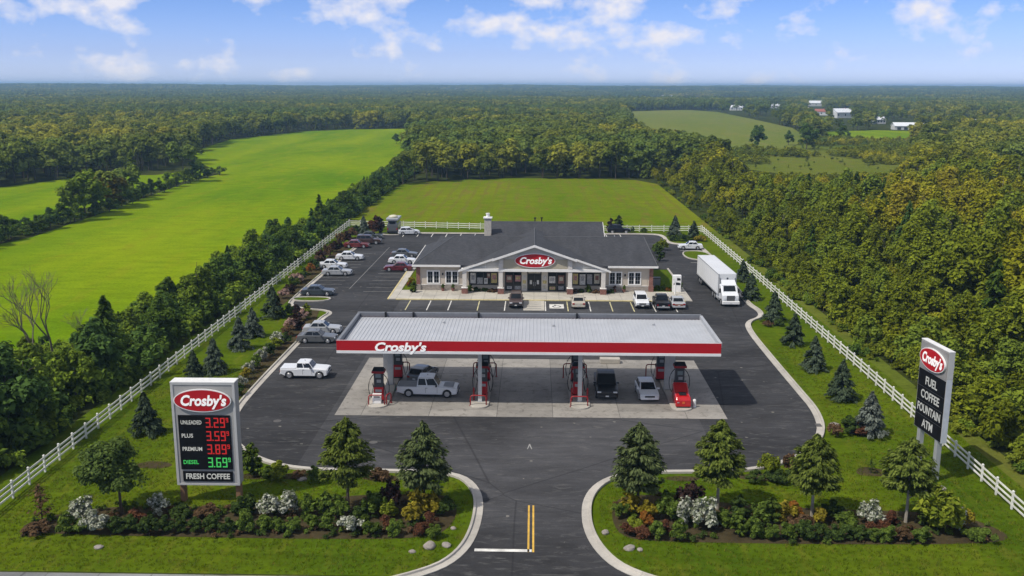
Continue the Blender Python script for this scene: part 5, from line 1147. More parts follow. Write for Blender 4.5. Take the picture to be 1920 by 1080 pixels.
shrub_row('among the right bed', [(1250, 975, 46, G, 'loose'), (1293, 962, 50, Pu, 'loose'), (1287, 990, 46, Wh, 'loose'), (1323, 990, 52, Wh, 'loose'), (1357, 985, 42, G, 'round'), (1385, 980, 40, D_, 'tall'), (1424, 982, 44, G, 'loose'), (1446, 980, 40, G, 'tall'), (1470, 978, 40, Ye, 'loose'), (1488, 975, 42, Or, 'round'), (1502, 990, 44, Br, 'low'), (1538, 982, 36, Ye, 'round'), (1560, 975, 44, D_, 'round'), (1633, 984, 48, Wh, 'loose'), (1672, 984, 34, Rd, 'round'), (1648, 996, 38, Rd, 'low'), (1590, 985, 42, G, 'low'), (1760, 1000, 70, Li, 'loose'), (1790, 992, 40, Wh, 'loose'), (1808, 990, 34, Ye, 'loose'), (1735, 985, 40, G, 'tall')], FRr)
shrub_row('by the kerb behind the right bed', [(1443, 896, 40, Li, 'loose'), (1464, 903, 46, D_, 'low'), (1416, 907, 34, D_, 'round'), (1480, 890, 32, Br, 'loose'), (1590, 815, 36, D_, 'round'), (1606, 812, 40, Rd, 'low'), (1565, 818, 26, Br, 'loose')], 'shrubs by the kerb on the right front lawn')
shrub_row('beside the left kerb of the lot', [(449, 742, 26, D_, 'round'), (452, 728, 26, Wh, 'round'), (464, 712, 26, Ye, 'round'), (470, 700, 26, Wh, 'round'), (482, 690, 28, G, 'round'), (494, 677, 28, Wh, 'round'), (507, 668, 26, D_, 'round'), (518, 655, 28, Li, 'round'), (521, 645, 24, Wh, 'loose'), (536, 645, 24, D_, 'round'), (541, 630, 28, Br, 'round'), (546, 620, 26, Pk, 'round'), (557, 618, 30, Pu, 'tall'), (568, 600, 22, Pk, 'round'), (576, 598, 22, Li, 'tall'), (542, 592, 24, D_, 'round'), (556, 590, 24, Pu, 'round')], 'shrubs along the left kerb of the lot')
shrub_row('behind the left row of cars', [(532, 560, 24, Pk, 'round'), (544, 552, 24, Pu, 'round'), (551, 540, 24, G, 'round'), (557, 532, 26, Pk, 'round'), (570, 527, 24, D_, 'round'), (583, 515, 26, Or, 'round'), (588, 507, 22, D_, 'round'), (598, 498, 24, Br, 'round'), (606, 490, 26, Pu, 'round'), (616, 482, 22, Br, 'loose'), (630, 472, 26, Pu, 'round'), (640, 462, 20, Br, 'loose'), (651, 456, 24, Pu, 'round'), (662, 447, 22, Br, 'round'), (668, 440, 20, D_, 'round'), (698, 440, 26, Rd, 'round'), (712, 438, 22, Pu, 'tall'), (705, 432, 18, Rd, 'tall')], 'shrubs behind the left row of cars')
shrub_row('against the left end of the shop', [(776, 550, 16, G, 'tall'), (777, 543, 14, G, 'round'), (768, 538, 14, Or, 'round'), (772, 530, 12, Ye, 'round')], 'shrubs at the left end of the shop')
shrub_row('under the shop windows', [(882, 548, 16, G, 'round'), (894, 548, 14, D_, 'low'), (908, 548, 14, G, 'low'), (920, 549, 14, Br, 'low'), (930, 549, 12, Rd, 'low'), (1078, 550, 14, Br, 'low'), (1090, 550, 16, D_, 'low'), (1102, 550, 16, G, 'round'), (1116, 551, 14, Br, 'low'), (1146, 551, 14, D_, 'low')], 'shrubs under the shop windows')
shrub_row('in the bed right of the shop', [(1237, 490, 18, D_, 'tall'), (1233, 475, 20, G, 'loose'), (1243, 470, 20, Li, 'loose'), (1228, 505, 14, D_, 'round'), (1242, 545, 18, G, 'low'), (1254, 546, 14, Or, 'low'), (1272, 543, 18, G, 'round')], 'shrubs in the bed right of the shop')
shrub_row('before the back fence', [(1145, 436, 18, Pu, 'tall'), (1160, 432, 20, D_, 'tall'), (1262, 452, 20, D_, 'low'), (1280, 452, 20, D_, 'low'), (1312, 452, 20, Ye, 'low'), (1186, 436, 12, D_, 'round'), (1208, 436, 12, D_, 'low')], 'shrubs before the back fence')
shrub_row('at the foot of the right lawn spruces', [(1440, 612, 18, Br, 'low'), (1462, 612, 22, D_, 'low')], 'shrubs by the right spruces')
for p_, c in PLANTS:
    o = link('leaves', shrub_mesh('green' if c[1] > c[0] else 'red', 'round')[0], p_, (0, 0, .38)); o.scale = (.6, .6, .7)
# boulders
def rock(u, v, wpx, label):
    x, y = gp(u, v); w = wpx/(0.0331*(v-160)); bm = bmesh.new(); bmesh.ops.create_icosphere(bm, subdivisions=3, radius=.5)
    for vt in bm.verts:
        n = mnoise.noise(vt.co*2.2+Vector((u, v, 0)))*.22+mnoise.noise(vt.co*5+Vector((v, u, 0)))*.07; vt.co *= 1+n; vt.co.z *= .62
    me = bpy.data.meshes.new('boulder'); bm.to_mesh(me); bm.free(); me.materials.append(mat('boulder_stone', (.26, .23, .20), .9, var=.35, scale=3, bump=.3))
    o = link('boulder', me, None, (x, y, .12*w), rnd.uniform(0, 6)); o.scale = (w, w*.8, w*.8); tag(o, label, 'rock', 'boulders on the lawns')
for a in ((806, 1026, 28, 'largest grey boulder on the grass at the right end of the left bed'), (837, 1024, 20, 'pale flat boulder right of the largest one by the left bed'), (773, 1036, 14, 'small tan stone on the grass before the left bed'), (567, 900, 18, 'grey boulder among shrubs at the kerb behind the left bed'), (850, 992, 13, 'small grey stone between the left bed and the drive kerb'),
          (1135, 1000, 18, 'grey boulder on the grass left of the right bed'), (1180, 1030, 22, 'flat pale boulder on the grass before the right bed'), (1200, 1032, 14, 'small stone beside the flat pale boulder before the right bed'), (185, 1028, 18, 'small pale stone on the grass before the left bed, far left'), (1563, 800, 22, 'pale rock by the kerb bend left of the red shrub'), (1765, 918, 18, 'tan stone at the foot of the pylon sign')): rock(*a)
# ---------------------------------------------------------------- woods
def px_of(P):
    """where points of the world come to lie in the photograph (to keep the open fields open)"""
    P = np.asarray(P, float); d = P-np.array(CPOS); z = d@np.array(fwd)
    return np.stack([960+F_PX*(d@np.array(RGT))/z, 540-F_PX*(d@np.array(UPV))/z], 1)
VIS = [LF_IMG, LF2_IMG, NF_IMG, RF_IMG, MD_IMG] + [[(a, c), (b_, c), (b_, d), (a, d)] for a, b_, c, d in ((1662, 1790, 234, 248), (1556, 1600, 209, 222), (1512, 1545, 190, 200), (1528, 1552, 207, 217), (1812, 1834, 232, 243), (1440, 1470, 197, 204), (1368, 1392, 201, 208))]
def clear(XY, H, fr=(0, .35, .7, .95)):
    """True where a tree of height H would not stand in or in front of an open field"""
    ok = np.ones(len(XY), bool)
    for k in fr:
        q = px_of(np.column_stack([XY, H*k]))
        for pl in VIS: ok &= ~inpoly(q, pl)
    for pl in (left_poly, left2_poly, near_poly, rf_poly, md_poly): ok &= ~inpoly(XY, pl)
    ok &= ~((XY[:, 0] > -42.5) & (XY[:, 0] < 39.3) & (XY[:, 1] < 208))
    return ok
def jitter_grid(x0, x1, y0, y1, s, rg):
    a, b_ = np.meshgrid(np.arange(x0, x1, s), np.arange(y0, y1, s)); P = np.stack([a.ravel(), b_.ravel()], 1)
    return P+rg.uniform(-.46, .46, P.shape)*s
RG = np.random.default_rng(77)
def scrub_cap(P, H):
    """the scrubby ground before the far right field carries only low young growth"""
    u = px_of(np.column_stack([P, np.zeros(len(P))])); x = u[:, 0]; w = np.clip(np.minimum(x-1360, 1720-x)/50, 0, 1)
    cap = np.maximum(1.6, 30-P[:, 1]*math.tan(PITCH-math.atan((540-322)/F_PX))); cap = cap*RG.uniform(.75, 1.1, len(P))
    return np.where((w > 0) & (P[:, 1] < 455) & (P[:, 1] > 120), np.minimum(H, cap*w+H*(1-w)), H)
# crowns and trunks of the near woods
def wood_set(kind, n, H, base, R, nb, per, size, seed, spiky=0.4, br=.36):
    out_ = []
    for i in range(n):
        r = np.random.default_rng(seed+i); h = H*(.9+.25*r.random())
        out_.append((crown_mesh('crown', blob_crown(r, h, base, R*(.85+.3*r.random()), nb, per, size, br, .55, spiky), LM[kind]), trunk_mb(r, h*.9, .14, .3, 4, .3, .28).mesh('trunk', M_pale if (i % 3 == 0 and kind == 'wood') else M_bark), h))
    return out_
NEARW = wood_set('wood', 6, 8.5, 1.0, 2.6, 30, 95, .36, 200, .9)
SHRW = wood_set('wood', 3, 4.2, .2, 2.0, 18, 95, .32, 240, .7)
HEDG = wood_set('hedge', 6, 8.0, .4, 2.7, 28, 100, .36, 260, .4)
HSHR = wood_set('hedge', 3, 3.8, .1, 1.9, 16, 100, .30, 280, .5)
def recolour(st, kind):
    o = []
    for c, t_, h in st:
        c2 = c.copy(); c2.materials[0] = LM[kind]; o.append((c2, t_, h))
    return o
NEARY, SHRY, HEDL, HSHL = recolour(NEARW, 'woodyel'), recolour(SHRW, 'woodyel'), recolour(HEDG, 'hedgelight'), recolour(HSHR, 'hedgelight')
rC = np.random.default_rng(300)
CON = [(crown_mesh('crown', conifer_crown(np.random.default_rng(310+i), 9.0, .5, 2.3, 90, 34, .32, .25), LM['hedge']), trunk_mb(rC, 8.5, .14, .05, 0).mesh('trunk', M_darkbark), 9.0) for i in range(2)]
SNAG = []
def bare_mesh(seed, H):
    rr_ = random.Random(seed); mb = MB()
    def grow(p, d, l, r, dep):
        q = p+d*l; mb.tube([p, p.lerp(q, .5)+Vector((rr_.uniform(-.04, .04)*l, rr_.uniform(-.04, .04)*l, 0)), q], [r, r*.85, r*.66], 5 if dep > 1 else 3, cap=False)
        if dep == 0: return
        for k in range(rr_.choice((2, 3, 3)) if dep > 1 else 3):
            a = rr_.uniform(.28, .62); az = rr_.uniform(0, 6.28); s = d.cross(Vector((math.cos(az), math.sin(az), .3))).normalized()
            nd = (d*math.cos(a)+s*math.sin(a)+Vector((0, 0, .12))).normalized(); grow(q, nd, l*rr_.uniform(.62, .85), r*.62, dep-1)
    grow(Vector((0, 0, 0)), Vector((rr_.uniform(-.1, .1), 0, 1)).normalized(), H*.30, H*.014, 5)
    return mb.mesh('bare_tree', bark('grey_bark', (0.13, 0.11, 0.08)))

def plant(P, prot, name, label_fn, cat, group, hs):
    n = 0
    for (x, y), h in zip(P, hs):
        c, t_, H0 = rnd.choice(prot); s = h/H0
        tree(name, label_fn(x, y, prot, h), cat, x, y, c, t_, rnd.uniform(0, 6.28), s*rnd.uniform(.9, 1.12), s, group); n += 1
    return n
# right wood: the nearest and largest as trees of their own
P = jitter_grid(39.5, 150, 58, 330, 4.3, RG); u = px_of(np.column_stack([P, np.full(len(P), 4.0)]))
edge_d = P[:, 0]-39.3
keep = (u[:, 0] < 2300) & (u[:, 1] < 1230) & (RG.random(len(P)) < .97)
P = P[keep]; edge_d = P[:, 0]-39.3
H = np.where(edge_d < 6, RG.uniform(2.6, 4.6, len(P)), np.where(edge_d < 14, RG.uniform(3.6, 8.0, len(P)), np.where(RG.random(len(P)) < .30, RG.uniform(4.0, 6.5, len(P)), RG.uniform(6.5, 12.5, len(P)))))
H = scrub_cap(P, H); ok = clear(P, H); P, H = P[ok], H[ok]; ux = px_of(np.column_stack([P, H*.6])); order = np.argsort(P[:, 1]/np.maximum(H, 3)**.6 + np.where((ux[:, 0] < 1950) & (ux[:, 1] < 1100), 0, 1e5)); P, H = P[order], H[order]
near_n = 285
def lab_r(x, y, prot, h):
    zone = 'by pylon sign' if y < 84 else 'by the canopy' if y < 104 else 'by kerb bend' if y < 126 else 'by the truck' if y < 148 else 'by the trailer' if y < 172 else 'by far corner' if y < 208 else 'by back field'
    dp = x-39.3; hue = 'yellowish' if prot in (NEARY, SHRY) else 'green'
    if h < 4.7: return f'low {hue} tree '+('at edge of' if dp < 8 else 'inside')+' right wood '+zone
    if h < 7.5: return f'middling {hue} tree '+('near edge of' if dp < 16 else 'inside')+' right wood '+zone
    return f'tall {hue} tree '+('in first rows of' if dp < 24 else 'deep in' if dp < 52 else 'far inside')+' right wood '+zone
nP, nH = P[:near_n], H[:near_n]
yel = np.array([mnoise.noise(Vector((x*.03, y*.03, 5.0)))+.5*mnoise.noise(Vector((x*.21, y*.21, 9.0))) for x, y in nP]) > .10
cw = (RG.random(near_n) < .07) & (nH > 6); low = (nH < 4.7) & ~cw; big = ~low & ~cw
GR = 'trees of the wood right of the lot'
plant(nP[cw], CON, 'woodland_tree', lambda x, y, p_, h: 'dark pointed conifer in right wood '+('near the fence' if x < 60 else 'behind the fence')+(' by the canopy' if y < 110 else ' by the truck' if y < 160 else ' by back field'), 'tree', GR, nH[cw])
for s_, pr_ in ((low & ~yel, SHRW), (low & yel, SHRY), (big & ~yel, NEARW), (big & yel, NEARY)): plant(nP[s_], pr_, 'woodland_tree', lab_r, 'tree', GR, nH[s_])
restP, restH = P[near_n:], H[near_n:]
# left hedgerow between fence and field
P = jitter_grid(-74, -41.3, 57, 345, 3.7, RG); wid = np.where(P[:, 1] < 95, 30, np.where(P[:, 1] < 130, 18, 11))
u = px_of(np.column_stack([P, np.full(len(P), 3.0)])); keep = (P[:, 0] > -41.5-wid) & (u[:, 0] > -110) & (u[:, 1] < 1130); P = P[keep]
e = -41.3-P[:, 0]; H = np.where((e < 3) & (RG.random(len(P)) < .45), RG.uniform(2.4, 4.4, len(P)), RG.uniform(5.5, 11.0, len(P)))
okk = []
for i in range(len(P)):
    h = H[i]
    while h > 2.0 and not clear(P[i:i+1], np.array([h]), (.97,))[0]: h *= .9
    okk.append(h if h == H[i] else h*RG.uniform(.62, 1.06)); 
H = np.array(okk); sel = H > 2.0; P, H = P[sel], H[sel]
def lab_l(x, y, prot, h):
    if prot is CON: return 'dark pointed conifer in the left hedgerow '+('across from the canopy' if y < 125 else 'across from the parked cars' if y < 200 else 'left of the back field')
    zone = 'by price sign' if y < 85 else 'by the canopy' if y < 112 else 'by parked cars' if y < 160 else 'by fence corner' if y < 215 else 'by back field'
    hue = 'light' if prot in (HEDL, HSHL) else 'dark'; sd = 'fence side' if x > -46 else 'field side'
    return (f'low {hue} green growth, ' if h < 4.5 else f'tall {hue} green tree, ')+sd+' of left hedgerow '+zone
con = (RG.random(len(P)) < .12) & (H > 3.2) & (P[:, 1] > 92) & (P[:, 1] < 300); H = np.where(con | ((RG.random(len(P)) < .3) & (P[:, 1] < 260)), np.minimum(H*RG.uniform(1.05, 1.35, len(P)), 12), H); sm = (H < 4.5) & ~con; big = ~con & ~sm
GL = 'trees of the hedgerow left of the lot'
lt_ = np.array([mnoise.noise(Vector((x*.09, y*.09, 2.0))) for x, y in P]) > .12
for s_, pr_ in ((con, CON), (sm & ~lt_, HSHR), (sm & lt_, HSHL), (big & ~lt_, HEDG), (big & lt_, HEDL)): plant(P[s_][:290], pr_, 'hedgerow_tree', lab_l, 'tree', GL, H[s_][:290])
# bare trees at the left edge
for u_, v_, hh, sd, lab in ((105, 712, 10.5, 3, 'leafless forked tree at the left edge, nearest of the bare trees'), (100, 690, 11, 8, 'larger leafless tree with wide branches at the left edge of the photo'), (163, 680, 6.5, 14, 'small leafless tree right of the two big bare trees'), (205, 672, 5.0, 21, 'thin leaning bare tree, rightmost of the leafless ones')):
    x, y = gp(u_, v_); o = link('bare_tree', bare_mesh(sd, hh), None, (x-(2.2 if sd == 3 else 0), y, 0), sd); tag(o, lab, 'tree', 'leafless trees by the left field')
# trees along the strip between the two left fields
st = [(10, 452, 9, 0), (28, 440, 6, 0), (50, 440, 7, 0), (72, 432, 6, 0), (95, 430, 8, 0), (118, 420, 9, 0), (140, 415, 10, 0), (160, 405, 12, 0), (178, 400, 9, 0), (208, 391, 11, 1), (236, 384, 8, 0), (252, 378, 7, 0), (268, 372, 8, 0), (284, 367, 8, 0), (300, 362, 7, 0), (316, 355, 9, 0), (332, 350, 8, 0), (348, 344, 9, 0), (362, 340, 11, 0), (376, 334, 10, 0), (398, 328, 5, 0), (408, 327, 4, 0), (-15, 462, 8, 0), (-40, 470, 9, 0)]
AUT = [(crown_mesh('crown', blob_crown(np.random.default_rng(350), 8.5, .4, 2.9, 28, 90, .38, .36), LM['autumn']), HEDG[0][1], 8.5)]
for i, (u_, v_, h, a) in enumerate(st):
    x, y = gp(u_, v_); c, t_, H0 = (AUT[0] if a else (HEDG+HEDL)[i % 9]); h = h*(1.0 if 130 < u_ < 215 else .62); s = h/H0
    tree('field_tree', 'yellowing autumn tree in the strip of trees between the two left fields' if a else 'dark green tree between the two left fields, '+ordw(sorted(q[0] for q in st if not q[3]).index(u_), len(st)-1)+' in its strip', 'tree', x, y, c, t_, i*1.3, s*1.15, s, 'trees in the strip between the left fields')
for i in range(30):
    k = i/29; u_, v_ = np.interp(k, [0, .35, .6, .85, 1], [-30, 120, 215, 330, 405]), np.interp(k, [0, .35, .6, .85, 1], [464, 421, 391, 351, 328]); x, y = gp(u_, v_); x += rnd.uniform(-1.5, 1.5); h = rnd.uniform(2.0, 3.4); c, t_, H0 = rnd.choice(HSHR+HSHL); s_ = h/H0
    tree('field_bush', 'low bush at the foot of the tree strip between left fields, '+ordw(i, 30), 'bush', x, y, c, t_, i*2.1, s_*1.3, s_, 'bushes in the strip between the left fields')
# single trees of the open land at right and one bush in the left field
lone = [(1512, 280, 15, 'large dark round tree standing alone in the far right meadow'), (1420, 280, 13, 'tall dark tree at the near edge of the far right field'), (1478, 272, 8, 'small dark tree left of the big round tree in the far meadow'), (1578, 262, 10, 'small tree right of the big round tree in the far meadow'), (1588, 264, 6, 'smallest tree right of the big round tree in the far meadow'), (743, 270, 6, 'small bush at the right end of the big left field')]
for i, (u_, v_, h, lab) in enumerate(lone):
    x, y = gp(u_, v_); c, t_, H0 = HEDG[(i+2) % 6]; s = h/H0; tree('field_tree', lab, 'tree', x, y, c, t_, i, s*1.1, s, 'single trees on open land')

# ---------------------------------------------------------------- the rest of the woods as one mass each
def scatter(name, P, protos, sc, idx, rz):
    me = bpy.data.meshes.new(name); me.vertices.add(len(P)); me.vertices.foreach_set('co', np.asarray(P, np.float32).ravel())
    for nm, tp, arr in (('sc', 'FLOAT', sc), ('idx', 'INT', idx), ('rz', 'FLOAT', rz)):
        a = me.attributes.new(nm, tp, 'POINT'); a.data.foreach_set('value', np.asarray(arr, np.float32 if tp == 'FLOAT' else np.int32))
    o = bpy.data.objects.new(name, me); COL.objects.link(o); o['kind'] = 'stuff'
    g = bpy.data.node_groups.new(name, 'GeometryNodeTree'); g.interface.new_socket('Geometry', in_out='INPUT', socket_type='NodeSocketGeometry'); g.interface.new_socket('Geometry', in_out='OUTPUT', socket_type='NodeSocketGeometry')
    n = g.nodes; l = g.links; gi = n.new('NodeGroupInput'); go = n.new('NodeGroupOutput'); iop = n.new('GeometryNodeInstanceOnPoints'); mp_ = n.new('GeometryNodeMeshToPoints')
    l.new(gi.outputs[0], mp_.inputs['Mesh']); l.new(mp_.outputs[0], iop.inputs['Points']); jn = n.new('GeometryNodeJoinGeometry')
    for pr_ in reversed(protos):      # a joined list is read from its last link
        oi = n.new('GeometryNodeObjectInfo'); oi.inputs['Object'].default_value = pr_; oi.inputs['As Instance'].default_value = True; l.new(oi.outputs['Geometry'], jn.inputs[0])
    l.new(jn.outputs[0], iop.inputs['Instance']); iop.inputs['Pick Instance'].default_value = True
    def at(nm, tp):
        x = n.new('GeometryNodeInputNamedAttribute'); x.data_type = tp; x.inputs['Name'].default_value = nm; return x.outputs[0]
    l.new(at('idx', 'INT'), iop.inputs['Instance Index']); l.new(at('sc', 'FLOAT'), iop.inputs['Scale'])
    cx = n.new('ShaderNodeCombineXYZ'); l.new(at('rz', 'FLOAT'), cx.inputs[2]); e2r = n.new('FunctionNodeEulerToRotation'); l.new(cx.outputs[0], e2r.inputs[0]); l.new(e2r.outputs[0], iop.inputs['Rotation'])
    l.new(iop.outputs[0], go.inputs[0]); md = o.modifiers.new('scatter', 'NODES'); md.node_group = g; return o
def proto(name, VQ, m, trunk=None):
    V, Q = VQ
    if trunk:
        h, r_ = trunk; k = len(V); a = np.arange(5)*2*np.pi/5
        tv = np.concatenate([np.stack([r_*np.cos(a), r_*np.sin(a), 0*a], 1), np.stack([r_*.5*np.cos(a), r_*.5*np.sin(a), 0*a+h], 1)]); tq = np.array([[k+i, k+(i+1) % 5, k+5+(i+1) % 5, k+5+i] for i in range(5)])
        me = fastmesh(name, np.concatenate([V, tv]), np.concatenate([Q, tq]), mats=[m, M_bark], midx=[0]*len(Q)+[1]*5)
    else: me = fastmesh(name, V, Q, m)
    return bpy.data.objects.new(name, me)
MID = [proto('wood_tree', blob_crown(np.random.default_rng(400+i), 10.5*(.9+.2*i/5), 1.8, 3.9, 10, 100, .62, .50, .12, .0), LM['woodfar'], (8, .16)) for i in range(6)]
MIDN = [proto('wood_tree', blob_crown(np.random.default_rng(420+i), 9.5, .8, 2.9, 26, 60, .46, .36, .5, .7), LM['woodmix'], (8, .15)) for i in range(4)]
MIDC = [proto('wood_conifer', conifer_crown(np.random.default_rng(440+i), 12, .8, 2.5, 46, 16, .6, .25), LM['woodfar'], (9, .15)) for i in range(2)]
def clump(seed, n, W_, h, per, size):
    r = np.random.default_rng(seed); Vs, Qs, k = [], [], 0
    for i in range(n):
        V, Q = blob_crown(r, h*(.75+.5*r.random()), .5, 4.0*(.8+.5*r.random()), 9, per, size, .48, .4); V = V+np.array([r.uniform(-W_, W_), r.uniform(-W_, W_), 0]); Vs.append(V); Qs.append(Q+k); k += len(V)
    return np.concatenate(Vs), np.concatenate(Qs)
FARC = [proto('wood_clump', clump(460+i, 14, 17, 11, 16, 1.7), LM['woodfar']) for i in range(4)]
def sc_in2(P): return inpoly(px_of(np.column_stack([P, np.zeros(len(P))])), SC_IMG)
# middle distance: tree by tree
def wedge(P, m=200): 
    u = px_of(np.column_stack([P, np.full(len(P), 8.0)])); return (u[:, 0] > -m*2) & (u[:, 0] < 1920+m*2)
P = np.concatenate([jitter_grid(-340, 420, 200, 620, 6.2, RG)]); P = P[wedge(P)]
P = P[~((P[:, 0] > 39) & (P[:, 1] < 330) & (P[:, 0] < 150) & (px_of(np.column_stack([P, np.full(len(P), 4.0)]))[:, 0] < 2300))]; P = P[~((P[:, 0] < -41) & (P[:, 0] > -75) & (P[:, 1] < 345))]
P2 = jitter_grid(-950, 950, 620, 1600, 8.0, RG); P2 = P2[wedge(P2)]
# low scrub ground in the meadow at right
P = np.concatenate([P, P2]); H = RG.uniform(8.5, 13.0, len(P)); sc_in = inpoly(px_of(np.column_stack([P, np.zeros(len(P))])), SC_IMG) | inpoly(P, sc_poly)
H = np.where(sc_in, RG.uniform(2.0, 5.5, len(P)), H); kp = ~sc_in | (RG.random(len(P)) < .5)
kp &= ~((H > 4) & inpoly(px_of(np.column_stack([P, H*.9])), SC_IMG)) | (RG.random(len(P)) < .10)
kp &= ~((H > 4) & inpoly(px_of(np.column_stack([P, H*.45])), SC_IMG)) | (RG.random(len(P)) < .18)
village = ((P[:, 0]-300)/130)**2+((P[:, 1]-960)/330)**2 < 1; kp &= ~village | (RG.random(len(P)) < .22)
P, H = P[kp], scrub_cap(P[kp], H[kp])
ok = clear(P, H, (0, .5, .97)); P, H = P[ok], H[ok]
H0 = np.array([p.dimensions.z if p.dimensions.z else 10 for p in MID+MIDC]); H0 = np.array([max(v.co.z for v in p.data.vertices) for p in MID+MIDC])
idx = np.where(RG.random(len(P)) < .09, RG.integers(6, 8, len(P)), RG.integers(0, 6, len(P))); sc = H/H0[idx]
H = np.where(sc_in2(P) & (RG.random(len(P)) < .14), RG.uniform(5, 9, len(P)), H)
scatter('far_woods', np.column_stack([P, hills(P[:, 0], P[:, 1])]), MID+MIDC, sc, idx, RG.uniform(0, 6.28, len(P)))
H0n = np.array([max(v.co.z for v in p.data.vertices) for p in MIDN]); idx = RG.integers(0, 4, len(restP))
scatter('woods_behind', np.column_stack([restP, np.zeros(len(restP))]), MIDN, restH/H0n[idx], idx, RG.uniform(0, 6.28, len(restP)))
# far distance to the skyline
P = np.concatenate([jitter_grid(-2000, 2000, 1590, 3300, 25, RG), jitter_grid(-3700, 3700, 3300, 6200, 40, RG)]); P = P[wedge(P)]
kp = np.array([mnoise.noise(Vector((x*.0016, y*.0016, 3.1))) > -.30 for x, y in P]); P = P[kp]
scatter('horizon_woods', np.column_stack([P, hills(P[:, 0], P[:, 1])-1.0]), FARC, np.where(P[:, 1] > 3300, 1.35, 1.0)*RG.uniform(.8, 1.15, len(P)), RG.integers(0, 4, len(P)), RG.uniform(0, 6.28, len(P)))
# undergrowth below the near woods and hedgerow
UND = [proto('undergrowth_bush', blob_crown(np.random.default_rng(480+i), 1.7, 0, 1.3, 12, 44, .26, .42, .3, .4), LM[k]) for i, k in enumerate(('hedge', 'woodmix', 'woodmix', 'hedgelight'))]
P = np.concatenate([jitter_grid(39.0, 110, 58, 200, 1.7, RG), jitter_grid(-72, -40.6, 57, 340, 1.5, RG)]); u = px_of(np.column_stack([P, np.ones(len(P))]))
P = P[(u[:, 0] > -60) & (u[:, 0] < 1980) & (u[:, 1] < 1120) & (RG.random(len(P)) < .72)]; P = P[clear(np.where(P < -40, P-2.0, P), np.full(len(P), 1.6), (.8,)) | (P[:, 0] > 38.9)]
scatter('undergrowth', np.column_stack([P, np.zeros(len(P))]), UND, np.where((P[:, 0] < 0) & (P[:, 0] > -47), RG.uniform(.6, 1.7, len(P)), RG.uniform(.5, 1.25, len(P)))*np.where(np.minimum(np.abs(P[:, 0]-39.0), np.abs(P[:, 0]+40.6)) < 1.2, .55, 1), np.where(P[:, 0] < 0, np.where(RG.random(len(P)) < .25, 3, 0), RG.integers(1, 3, len(P))), RG.uniform(0, 6.28, len(P)))

# ---------------------------------------------------------------- far farm buildings
M_hw = mat('house_white', (.58, .58, .56), .6, var=.05); M_hr = [mat('roof_grey', (.22, .22, .23), .8, var=.1), mat('roof_red', (.30, .10, .07), .8, var=.1), mat('roof_white', (.70, .71, .72), .5, var=.05), mat('roof_tan', (.36, .32, .22), .8, var=.1)]
def house(u_, v_, w, d, h, roof_i, label, rz=0.0, wall=None, cat='house', long=False):
    x, y = gp(u_, v_); z0 = float(hills(np.array([x]), np.array([y]))[0]); w, d, h = w*.82, d*.85, h*.75; o = thing('farm_building' if long else 'house', label, cat, (x, y, z0), rz, 'far buildings of the village at right')
    box('wall', wall or M_hw, -w/2, w/2, -d/2, d/2, 0, h, o)
    k = d*.30; rf = MB()
    for s in (-1, 1): rf.slab([(-w/2-.4, s*(d/2+.4), h-.1), (w/2+.4, s*(d/2+.4), h-.1), (w/2+.4, 0, h+k), (-w/2-.4, 0, h+k)][::s], (0, 0, .25))
    rf.slab([(-w/2+.05, -d/2, h), (-w/2+.05, d/2, h), (-w/2+.05, 0, h+k-.1)], (.1, 0, 0)).slab([(w/2-.15, -d/2, h), (w/2-.15, d/2, h), (w/2-.15, 0, h+k-.1)], (.1, 0, 0)).obj('roof', M_hr[roof_i], o)
    if not long:
        for xx in np.linspace(-w/2+1.6, w/2-1.6, 3): box('window', M_glass, xx-.6, xx+.6, -d/2-.06, -d/2-.01, h*.4, h*.75, o)
        box('chimney', M_brick, w*.2, w*.2+.8, -.4, .4, h+k*.6, h+k+1.2, o)
    else:
        for xx in np.linspace(-w/2+3, w/2-4, 4): box('barn_door', M_pumpdark, xx-1.3, xx+1.3, -d/2-.08, -d/2-.01, .1, h*.72, o)
    return o
house(1702, 243, 26, 9, 3.4, 2, 'long white barn with white metal roof in the far right meadow', 0.02, None, 'barn', True)
house(1762, 243, 24, 9, 3.0, 3, 'low tan roofed barn just right of the long white barn', 0.05, M_siding, 'barn', True)
house(1577, 221, 24, 14, 7, 2, 'big white house with white roof in the far village, right of the red roof', .4)
house(1540, 216, 16, 10, 5, 1, 'white house with a red roof in the far village', -.3)
house(1528, 199, 26, 14, 6, 2, 'white house on the slope, farthest of the village at right')
house(1495, 209, 34, 8, 3.5, 3, 'long low tan building at the left end of the far village', .1, M_siding, 'barn', True)
house(1455, 203, 18, 10, 5, 2, 'small white house at the left of the far village')
house(1380, 207, 18, 10, 5, 2, 'white house above the far right field, leftmost of the far houses')
house(1712, 200, 22, 10, 5, 2, 'white house far behind the long white barn'); house(1750, 199, 22, 10, 5, 2, 'white house far behind and right of the long barn')
house(1822, 241, 20, 11, 5, 2, 'white house among dark trees at the far right', .5); house(1648, 232, 10, 8, 4.5, 2, 'small white shed left of the long white barn', .2)
house(1624, 226, 10, 8, 4, 2, 'tiny white shed between the big white house and the long barn', .0)

# ---------------------------------------------------------------- air: thin haze over the plain
hb = MB().box(-9500, 9500, -1500, 9500, -1.5, 46).obj('haze', None); hb['kind'] = 'stuff'
m_, t_, o_ = nodes_of('haze_air'); pv = t_.nodes.new('ShaderNodeVolumePrincipled'); pv.inputs['Color'].default_value = (.42, .70, 1.0, 1); pv.inputs['Density'].default_value = 0.00020; pv.inputs['Anisotropy'].default_value = 0.2
t_.links.new(pv.outputs[0], o_.inputs['Volume']); hb.data.materials.append(m_)
